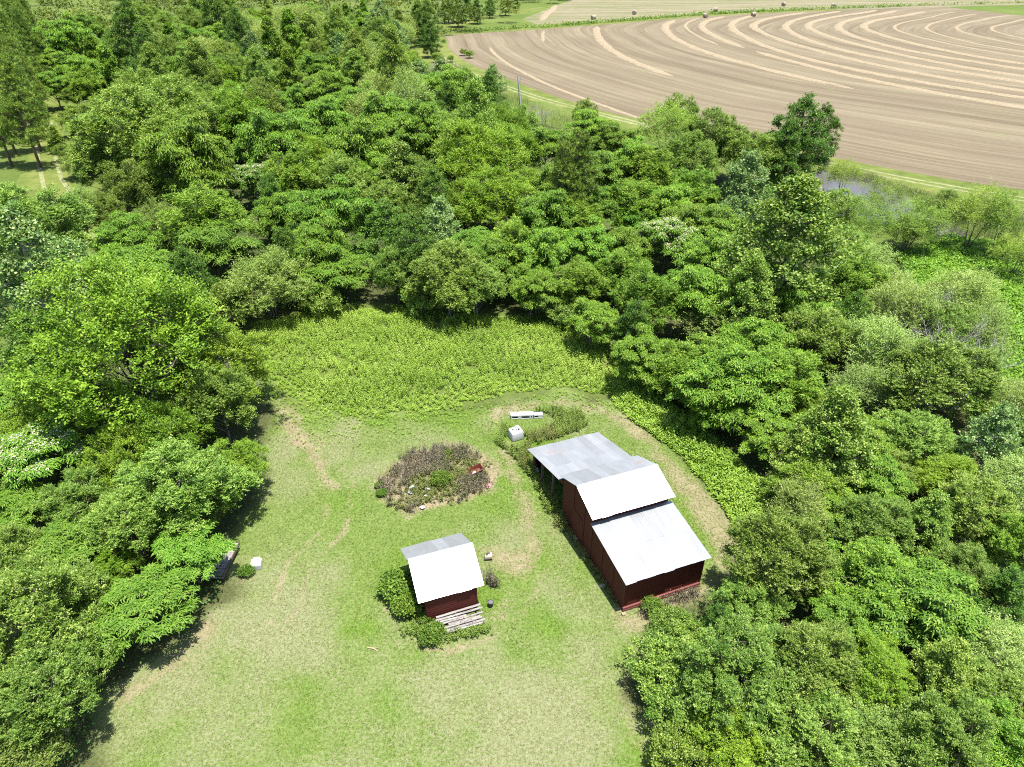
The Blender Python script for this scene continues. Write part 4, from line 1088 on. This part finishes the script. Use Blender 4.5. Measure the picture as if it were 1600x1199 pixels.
weeds('porch_weeds', np.r_[along((640, 985), (690, 1000), 260, .3, 47), along((690, 1000), (765, 985), 160, .16, 48)], 0.42, 49, WEEDO, 8, .13, .05, 'green weeds at the foot of the rotten porch')
# vine slope on the right
Q = scatter(VINE, 17000, 51); z = .25+1.3*fbm(Q[:, 0], Q[:, 1], 5, 9)**2+.5*fbm(Q[:, 0], Q[:, 1], 1.4, 13)
rr = np.random.default_rng(5); C = np.c_[Q, z*(.55+.45*rr.random(len(Q)))]
VINEM = leaf_mat('leaf_vine', (.08, .2, .015), (.16, .31, .025), (.26, .4, .06), hue=.005, val=.05)
tag(leaf_mass('vine_cover', C, 3, .14, .26, .2, VINEM, 52, .5, 1.2), 'low carpet of bright green vines beside the pond willows', 'vines')
# undergrowth below the trees near the lawn and the marsh grass by the field
UND = []
for poly, n in (([(0, 480), (380, 520), (400, 640), (400, 780), (360, 880), (340, 950), (200, 1060), (120, 1230), (-60, 1260), (-60, 480)], 5200), ([(985, 560), (1100, 690), (1210, 860), (1090, 960), (1010, 1020), (1010, 1130), (1080, 1250), (1700, 1250), (1700, 640), (1420, 420), (1200, 420)], 8200),
                ([(250, 440), (380, 520), (480, 478), (720, 482), (860, 490), (960, 530), (1100, 500), (1150, 400), (600, 350), (300, 360)], 3600)):
    Q = scatter(gpoly(poly), n, n); Q = Q[gsample('lawn', Q) < .3]; UND.append(np.c_[Q, .15+1.1*np.random.default_rng(n).random(len(Q))**2])
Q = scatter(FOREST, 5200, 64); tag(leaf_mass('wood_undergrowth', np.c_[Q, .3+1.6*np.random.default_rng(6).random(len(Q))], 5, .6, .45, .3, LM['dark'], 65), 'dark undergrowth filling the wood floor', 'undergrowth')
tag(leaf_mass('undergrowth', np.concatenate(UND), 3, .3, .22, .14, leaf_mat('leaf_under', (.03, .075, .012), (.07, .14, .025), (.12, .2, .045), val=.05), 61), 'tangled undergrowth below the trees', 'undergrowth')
MARSH = gpoly([(640, 130), (700, 95), (760, 130), (860, 175), (1000, 215), (1000, 250), (900, 230), (820, 230), (760, 215), (650, 200)])
BANK = gpoly([(1270, 262), (1340, 268), (1420, 296), (1500, 320), (1600, 340), (1600, 385), (1500, 372), (1430, 340), (1430, 312), (1380, 296), (1300, 274)])
MM = leaf_mat('marsh_blade', (.1, .14, .04), (.18, .23, .07), (.33, .33, .17), trans=.25, hue=.005, val=.05)
stalks('marsh_grass', scatter(MARSH, 5600, 71), 1.1, 72, 'pale marsh grass between the wood and the field', MM, 2)
stalks('marsh_grass', scatter(BANK, 3600, 73), .8, 74, 'rough reedy grass along the pond bank', MM, 2)
Q = np.c_[np.interp(np.random.default_rng(8).random(1500)*9, range(8), DITCH[:, 0]), np.zeros(1500)]; Q[:, 1] = np.interp(Q[:, 0], DITCH[:, 0], DITCH[:, 1])+np.random.default_rng(9).normal(2, 1.0, 1500)
leaf_mass('ditch_weeds', np.c_[Q, np.full(1500, .4)], 8, .5, .6, .4, LM['shrub'], 75)
tag(bpy.data.objects['ditch_weeds'], 'line of dark weeds along the field ditch', 'weeds')
# mown grass: short tufts over the lawn
GM = leaf_mat('lawn_blade', (.215, .195, .1), (.115, .155, .026), (.06, .11, .012), trans=.2, hue=.0, val=.0, spec=.12)
r = np.random.default_rng(77); Q = scatter(LAWN, 112000, 78); Q = Q[np.hypot(Q[:, 0], Q[:, 1]) < 62]
dens = 1-.75*gsample('dirt', Q); Q = Q[r.random(len(Q)) < dens]; n = len(Q); k = 3
t0 = np.clip(.55+.35*gsample('lush', Q)-.6*gsample('dry', Q)+r.normal(0, .15, n), 0, 1)
gz = gsample('z', Q); B = np.repeat(np.c_[Q, gz-.005], k, 0)+np.c_[r.normal(0, .025, (n*k, 2)), np.zeros(n*k)]; M = len(B); H = r.uniform(.03, .085, M)
a = r.uniform(0, 6.28, M); s = np.c_[np.cos(a), np.sin(a), np.zeros(M)]*r.uniform(.008, .02, M)[:, None]; tp = B+np.c_[r.normal(0, .035, (M, 2)), H]
V = np.stack([B-s, B+s, tp], 1).reshape(-1, 3); F = np.arange(3*M).reshape(M, 3)
tag(link('lawn_grass', mesh('lawn_grass', V, F, GM, np.clip(np.repeat(t0, k)+r.normal(0, .1, M), 0, 1))), 'short mown grass with pale dry patches', 'grass', kind='stuff')
# ================================================================== SMALL THINGS
WHITE = simple('white_enamel', (.5, .5, .49), .4, 0, .06, 2); WPLAST = simple('white_plastic', (.42, .42, .41), .5, 0, .08, 3); GREYPL = simple('grey_plastic', (.2, .2, .21), .55, 0, .2, 3)
BLACKP = simple('black_plastic', (.02, .02, .022), .5, 0, .2, 3); CREAM = simple('cream_plastic', (.38, .33, .24), .5, 0, .1, 3); REDM = simple('rusty_red_metal', (.11, .018, .012), .6, 0, .5, 5, .2)
PINKP = simple('faded_pink_plastic', (.35, .17, .17), .55, 0, .2, 6); CONC = simple('concrete', (.25, .24, .22), .9, 0, .2, 6, .3); TANW = simple('tan_wood', (.3, .23, .14), .85, 0, .2, 6)
def thing(name, px, py, rz, label, cat_, group=None, z=0): p = gnd(px, py); return tag(link(name, None, loc=(p[0], p[1], z), rotz=rz), label, cat_, group)
def one(mb, name, mat, px, py, rz, label, cat_, group=None, bevel=0, z=0, smooth=False):
    p = gnd(px, py); o = mb.build(name, mat, bevel=bevel, smooth=smooth); o.location = (p[0], p[1], z); o.rotation_euler = (0, 0, rz); return tag(o, label, cat_, group)
# white metal frame lying behind the barn
t = thing('shelf_frame', 823, 655, math.radians(3), 'white metal frame with window openings lying behind the barn', 'frame')
def fr(x0, x1, y0, y1, z0, z1, nm, par=None): b = MB(); b.box(x0, x1, y0, y1, z0, z1); return b.build(nm, WHITE, par or t, bevel=.01)
fr(-1.3, .52, .0, .48, .36, .40, 'top_panel'); fr(.58, 1.3, .02, .46, .30, .34, 'side_tray')
fr(-1.3, .52, .0, .04, .02, .08, 'bottom_rail'); fr(-1.3, .52, .0, .04, .28, .36, 'top_rail'); fr(-1.3, .52, .44, .48, .02, .36, 'back_panel')
for x0, x1 in ((-1.3, -1.2), (-.72, -.42), (.22, .34), (.42, .52)): fr(x0, x1, .002, .038, .08, .28, 'upright')
fr(.58, 1.3, .02, .06, .02, .08, 'tray_rail'); fr(.95, 1.3, .024, .056, .08, .30, 'tray_end'); fr(.58, .62, .024, .056, .08, .30, 'upright')
# white tank sunk in the weeds
t = thing('water_tank', 806, 684, math.radians(25), 'white plastic tank with broken dark holes in its top among weeds', 'tank')
b = MB(); b.hexa([(-.5, -.45, 0), (.5, -.45, 0), (.5, .45, 0), (-.5, .45, 0)], [(-.46, -.4, .72), (.44, -.42, .8), (.45, .42, .82), (-.46, .4, .76)]); b.build('tank_body', WPLAST, t, bevel=.08, smooth=True)
b = MB(); b.hexa([(.0, .0, .75), (.36, .02, .75), (.38, .36, .75), (.02, .34, .75)], [(.06, .06, .95), (.3, .06, 1.0), (.3, .3, .98), (.08, .28, .95)]); b.build('neck', WPLAST, t, bevel=.04, smooth=True)
for x, y, s in ((-.2, .12, .07), (.0, -.08, .06), (.2, -.1, .09), (.3, .16, .05)):
    b = MB(); b.lathe([(s, .775), (s*.9, .815), (s*.4, .82)], 7, (x, y, .005+.03*(x > 0))); b.build('dark_hole', BLACKP, t)
b = MB(); b.box(.47, .53, -.4, .42, .05, .6); b.build('cage_panel', GREYPL, t, bevel=.01)
# white tub in the lawn by the trailer
t = thing('white_tub', 402, 885, math.radians(8), 'white metal tub with chamfered corners standing on the lawn', 'tub')
o8 = lambda w, d, c, z, x=0, y=0: [(x-w, y-d, z), (x+w, y-d, z), (x+w, y+d-c, z), (x+w-c, y+d, z), (x-w+c, y+d, z), (x-w, y+d-c, z)]
b = MB(); A = o8(.3, .36, .16, .05); B_ = o8(.31, .38, .17, .42); b.add(A+B_, [tuple(range(5, -1, -1)), tuple(range(6, 12))]+[(i, (i+1) % 6, 6+(i+1) % 6, 6+i) for i in range(6)]); b.build('shell', WHITE, t, bevel=.015)
for x in (-.22, .22): b = MB(); b.box(x-.04, x+.04, -.28, .25, 0, .06); b.build('foot_rail', BLACKP, t)
b = MB(); b.box(-.2, -.1, -.25, -.1, .421, .435); b.build('hinge_plate', GREYPL, t)
# cream portable tank by the hut
t = thing('portable_tank', 763, 873, math.radians(8), 'cream plastic tank with black handle on bare soil by the hut', 'tank')
b = MB(); b.hexa([(-.27, -.16, .08), (.24, -.18, .08), (.24, .18, .08), (-.27, .14, .08)], [(-.2, -.12, .34), (.25, -.17, .4), (.25, .17, .42), (-.18, .1, .34)]); b.build('tank_shell', CREAM, t, bevel=.07, smooth=True)
b = MB(); b.box(-.26, .24, -.17, -.1, 0, .1); b.build('base_shadow', BLACKP, t); b = MB(); b.box(-.26, .24, .08, .15, 0, .1); b.build('base_shadow', BLACKP, t)  # black bars that paint the dark shadow under the tank
b = MB(); b.tube([(-.1, .02, .37), (-.08, .02, .43), (.1, .06, .45), (.12, .06, .4)], [.035, .03, .03, .03], 6); b.build('handle', BLACKP, t)
b = MB(); b.lathe([(.07, .36), (.07, .43), (.05, .44)], 10, (-.08, -.01, 0)); b.build('cap', BLACKP, t)
# black bucket
t = thing('bucket', 767, 947, 0, 'black bucket filled with grey dirt on bare soil by the porch', 'bucket')
b = MB(); b.lathe([(.13, 0), (.17, .34), (.185, .34), (.185, .37), (.155, .37), (.15, .33), (.02, .32)], 18); b.build('pail', BLACKP, t, smooth=False)
b = MB(); b.lathe([(.15, .30), (.15, .345), (.05, .355)], 14); b.build('dirt_fill', simple('grey_dirt', (.09, .09, .095), .95), t)
# red cart in the dry brush
t = thing('cart', 745, 742, math.radians(14), 'rusty red metal cart with pale scraps stranded in dry brush', 'cart')
t.rotation_euler = (.1, math.radians(-9), math.radians(24)); t.scale = (.88, .88, .88)
def tray_side(A, B_, C, D): b = MB(); n = (Vector(B_)-Vector(A)).cross(Vector(D)-Vector(A)).normalized()*.02; b.hexa([Vector(q)-n for q in (A, B_, C, D)], [Vector(q)+n for q in (A, B_, C, D)]); b.build('tray_side', REDM, t)
lo = [(-.4, -.26, .38), (.4, -.26, .44), (.4, .26, .44), (-.4, .26, .38)]; hi = [(-.58, -.36, .68), (.56, -.36, .78), (.56, .36, .78), (-.58, .36, .68)]
for i in range(4): j = (i+1) % 4; tray_side(lo[i], lo[j], hi[j], hi[i])
b = MB(); b.hexa([(x, y, z-.02) for x, y, z in lo], [(x, y, z) for x, y, z in lo]); b.build('tray_floor', REDM, t)
for s in (-.32, .32):
    b = MB(); ring = [(.22*math.cos(a), s, .22+.22*math.sin(a)) for a in np.linspace(0, 2*math.pi, 15)]; b.tube(ring, [.045]*15, 6); w = b.build('wheel', BLACKP, t)
    b = MB(); b.tube([(0, s-.03, .22), (0, s+.03, .22)], [.16, .16], 12); b.build('rim', REDM, w)
b = MB(); b.tube([(-.3, 0, .4), (-.75, 0, .3), (-1.0, 0, .05)], [.025]*3, 6); b.build('drawbar', TIMBER, t)
b = MB(); b.add([(-.42, -.2, .45), (-.1, -.24, .5), (-.05, .05, .47), (-.35, .1, .44), (-.25, -.08, .6)], [(0, 1, 4), (1, 2, 4), (2, 3, 4), (3, 0, 4), (3, 2, 1, 0)]); b.build('pale_sheet', WPLAST, t)
def scrap(px, py, s, mat, label, grp=None, seed=0, cat_='scrap', z=.02):
    r = random.Random(seed); b = MB(); k = 7; V = [(0, 0, s*.45)]
    for i in range(k): a = i*6.283/k; q = s*r.uniform(.35, .6); V.append((q*math.cos(a)*1.2, q*math.sin(a), s*r.uniform(.15, .35)))
    for i in range(k): a = i*6.283/k+.3; q = s*r.uniform(.45, .7); V.append((q*math.cos(a)*1.2, q*math.sin(a), r.uniform(0, .03)))
    F = [(0, 1+i, 1+(i+1) % k) for i in range(k)]+[(1+i, 1+k+i, 1+k+(i+1) % k, 1+(i+1) % k) for i in range(k)]+[tuple(range(2*k, k, -1))]
    b.add(V, F); return one(b, 'plastic_scrap', mat, px, py, r.uniform(0, 6), label, cat_, grp, z=z)
scrap(763, 760, .42, PINKP, 'faded pink plastic scrap at the brush patch edge', seed=3)
for i, (px, py, s) in enumerate(((641, 772, .3), (645, 764, .36), (669, 766, .3), (666, 777, .22), (654, 783, .24), (660, 795, .24), (650, 756, .25))):
    scrap(px, py, s, WPLAST if i % 2 else GREYPL, 'crumpled pale plastic scrap caught in the dry brush', 'scraps in the dry brush', 10+i, z=.12)
b = MB(); b.hexa([(-.16, -.1, 0), (.16, -.1, 0), (.16, .1, 0), (-.16, .1, 0)], [(-.13, -.07, .32), (.1, -.08, .36), (.1, .07, .36), (-.13, .07, .32)])
b.lathe([(.05, .34), (.05, .42), (.04, .42)], 8, (-.03, 0, 0)); one(b, 'jug', WPLAST, 838, 738, .4, 'white jug standing under the open lean-to roof', 'jug', z=.0)
def block(px, py, dims, rz, mat, label, cat_='block'):
    b = MB(); x, y, z = dims; b.box(-x/2, x/2, -y/2, y/2, 0, z); b.box(-x/2, -x/2+.04, -y/2, y/2, z-.001, z+.05); b.box(x/2-.04, x/2, -y/2, y/2, z-.001, z+.05); b.box(-x/2+.04, x/2-.04, -.03, .03, z-.001, z+.05)
    return one(b, 'concrete_block' if mat is CONC else 'wood_block', mat, px, py, rz, label, cat_)
block(900, 844, (.42, .24, .18), 1.9, CONC, 'grey concrete block lying against the barn doorway'); block(941, 917, (.28, .2, .12), .4, CONC, 'small pale concrete block in grass beside the barn wall')
block(974, 962, (.2, .16, .16), .2, TANW, 'small tan wood block at the near barn corner')
b = MB(); b.tube([(-.35, 0, .03), (0, .04, .05), (.35, -.05, .04)], [.035, .04, .02], 6); b.tube([(.02, .04, .05), (.25, .15, .06)], [.025, .012], 5); one(b, 'fallen_branch', TANW, 583, 1015, -.3, 'pale broken branch lying on the open lawn', 'branch')
# grey flat trailer under the trees
t = thing('trailer_deck', 349, 884, math.radians(-2), 'weathered grey plank trailer deck half under ferny trees', 'trailer')
for i in range(5):
    b = MB(); x = -.48+i*.2; b.box(x, x+.185, -1.25+.03*(i % 2), 1.5, .42, .46); b.build('plank', GREYWOOD, t)
b = MB(); b.box(.52, .58, -1.3, 1.5, .3, .52); b.build('side_rail', TIMBER, t); b = MB(); b.box(-.9, .58, -1.36, -1.3, .38, .47); b.build('end_rail', GREYWOOD, t)
for y in (-.7, .8): b = MB(); b.box(-.4, .4, y-.12, y+.12, 0, .42); b.build('support_block', TIMBER, t)
# dry branches on the porch
b = MB(); r = random.Random(9)
for i in range(26):
    x = r.uniform(1.2, 2.6); y = r.uniform(-1.2, -.3); a = r.uniform(0, 6.28); L = r.uniform(.2, .45); z = .53+r.uniform(0, .12)
    b.tube([(x, y, z), (x+math.cos(a)*L*.5, y+math.sin(a)*L*.5, z+r.uniform(-.02, .08)), (x+math.cos(a+.4)*L, y+math.sin(a+.4)*L, z+r.uniform(-.03, .06))], [.012, .01, .006], 4)
o = b.build('dead_branches', simple('dead_vine', (.2, .13, .1), .9, 0, .4, 8)); o.location = HUT_O; o.rotation_euler = (0, 0, HUT_YAW); tag(o, 'tangle of dry brown vine heaped on the porch planks', 'dead vine')
# shrubs round the hut and inside the brush
for kd, px, py, rp, lab in (('vine', 620, 915, 25, 'leafy vine bush climbing the hut wall under the eave'), ('vine', 638, 945, 22, 'low leafy bush at the hut corner beside the porch'), ('vine', 672, 990, 17, 'small yellow-green bush in front of the rotten porch'),
                            ('vine', 662, 962, 11, 'leafy vine hanging on the left of the hut front wall'), ('vine', 692, 950, 8, 'small vine sprig against the middle of the hut front wall'), ('vine', 686, 748, 13, 'small green bush in the middle of the dry brush'), ('vine', 697, 707, 6, 'tiny green bush above the dry brush patch'), ('vine', 592, 758, 6, 'tiny green bush at the dry brush corner, upper one'), ('vine', 597, 770, 7, 'tiny green bush at the dry brush corner, lower one'),
                            ('vine', 385, 893, 11, 'spindly green bush beside the white tub'), ('vine', 1020, 950, 15, 'young bush growing before the barn end wall')):
    x, y, s = at_px(kd, px, py, rp); plant(kd, x, y, s, lab, None)
for kd, px, py, rp in (('bush', 704, 92, 6), ('bush', 725, 82, 6), ('bush', 733, 85, 7), ('bush', 682, 90, 9), ('bush', 660, 105, 10), ('shrub', 860, 215, 14), ('shrub', 1450, 320, 16), ('shrub', 1480, 312, 18), ('shrub', 1500, 330, 18), ('shrub', 1530, 318, 14)):
    x, y, s = at_px(kd, px, py, rp); plant(kd, x, y, s, 'small green bush in the rough grass beside the field verge', 'bushes by the field verge')
# trees bordering the far field
for px, py, rp in ((715, 18, 16), (745, 16, 14), (765, 10, 12), (790, 6, 12), (805, 4, 8), (728, 8, 16), (700, 12, 16)):
    x, y, s = at_px('dark', px, py, rp); plant('dark', x, y, s, 'dark green tree at the edge of the pale far field', 'trees at the far field edge')
# dead trees
DEAD = [make_dead(1, 5, 4, .55), make_dead(2, 5, 4, .75)]
def dead(px, py, s, label, grp=None, k=0):
    p = gnd(px, py); e = tag(link('dead_tree', None, loc=(p[0], p[1], 0), rotz=px, scale=(s, s, s)), label, 'dead tree', grp); link('branches', DEAD[k], e)
for i, (px, py, s) in enumerate(((618, 135, 1.3), (640, 148, 1.2), (660, 140, 1.3), (675, 128, 1.1), (650, 165, 1.1), (690, 150, .9), (830, 190, .8), (850, 200, .9))): dead(px, py, s, 'bare grey dead scrub between the wood and the field verge', 'dead scrub by the field', i % 2)
for i, (px, py, s) in enumerate(((1390, 560, 1.3), (1415, 570, 1.2), (1440, 545, 1.2), (1465, 600, 1.5), (1490, 640, 1.4), (1360, 640, .9), (1570, 860, .8), (1585, 800, .8))): dead(px, py, s, 'bare grey dead branches rising from the scrub and thicket', 'dead scrub by the vines', i % 2)
b = MB(); b.tube([(0, 0, -.1), (.1, 0, 2.5), (-.1, .1, 5), (-.35, .1, 7.2), (-.6, .1, 8.4)], [.28, .24, .2, .13, .06], 7); b.tube([(-.2, .1, 6.3), (.15, .1, 7.3), (.05, .1, 8)], [.1, .07, .04], 5); b.tube([(.0, 0, 4), (.4, 0, 5)], [.08, .03], 5)
one(b, 'dead_tree', DEADW, 812, 183, .2, 'tall bare grey dead trunk standing in the marsh grass', 'dead tree')
b = MB(); b.tube([(0, 0, -.1), (.5, .2, 1.2), (1.1, .3, 2.3)], [.14, .1, .03], 6); b.tube([(.5, .2, 1.2), (.4, .3, 2.0)], [.06, .02], 5); one(b, 'dead_stump', DEADW, 1402, 349, .6, 'leaning dead stump at the pond margin', 'dead tree')
# round straw bales
SPIRAL = (lambda m: (m.set(m.ramp(m.noise(m.coord('Object'), 5, 5, .7), [(.3, (.15, .12, .08)), (.6, (.27, .235, .165))]), .9), m.m)[1])(NT('bale_straw'))
for i, (px, py) in enumerate(((927, 31), (991, 23), (1102, 28), (1118, 19), (1177, 26), (1224, 10), (1302, 12))):
    p = gnd(px, py); b = MB(); R = .85; prof = [(.0, -.8), (.5, -.82), (.85, -.79), (R, -.7), (R*1.01, 0), (R, .7), (.85, .79), (.5, .82), (0, .8)]
    b.lathe([(max(q, .02), z) for q, z in prof], 18); o = b.build('hay_bale', SPIRAL, smooth=True)
    for v in o.data.vertices: v.co = Vector((v.co.z, v.co.x, v.co.y*.97+.9))
    for f in o.data.polygons: f.flip()
    o.location = (p[0], p[1], 0); o.rotation_euler = (0, 0, .5+i*.7)
    tag(o, 'round straw bale on the harvested field near the ditch', 'bale', 'round bales')
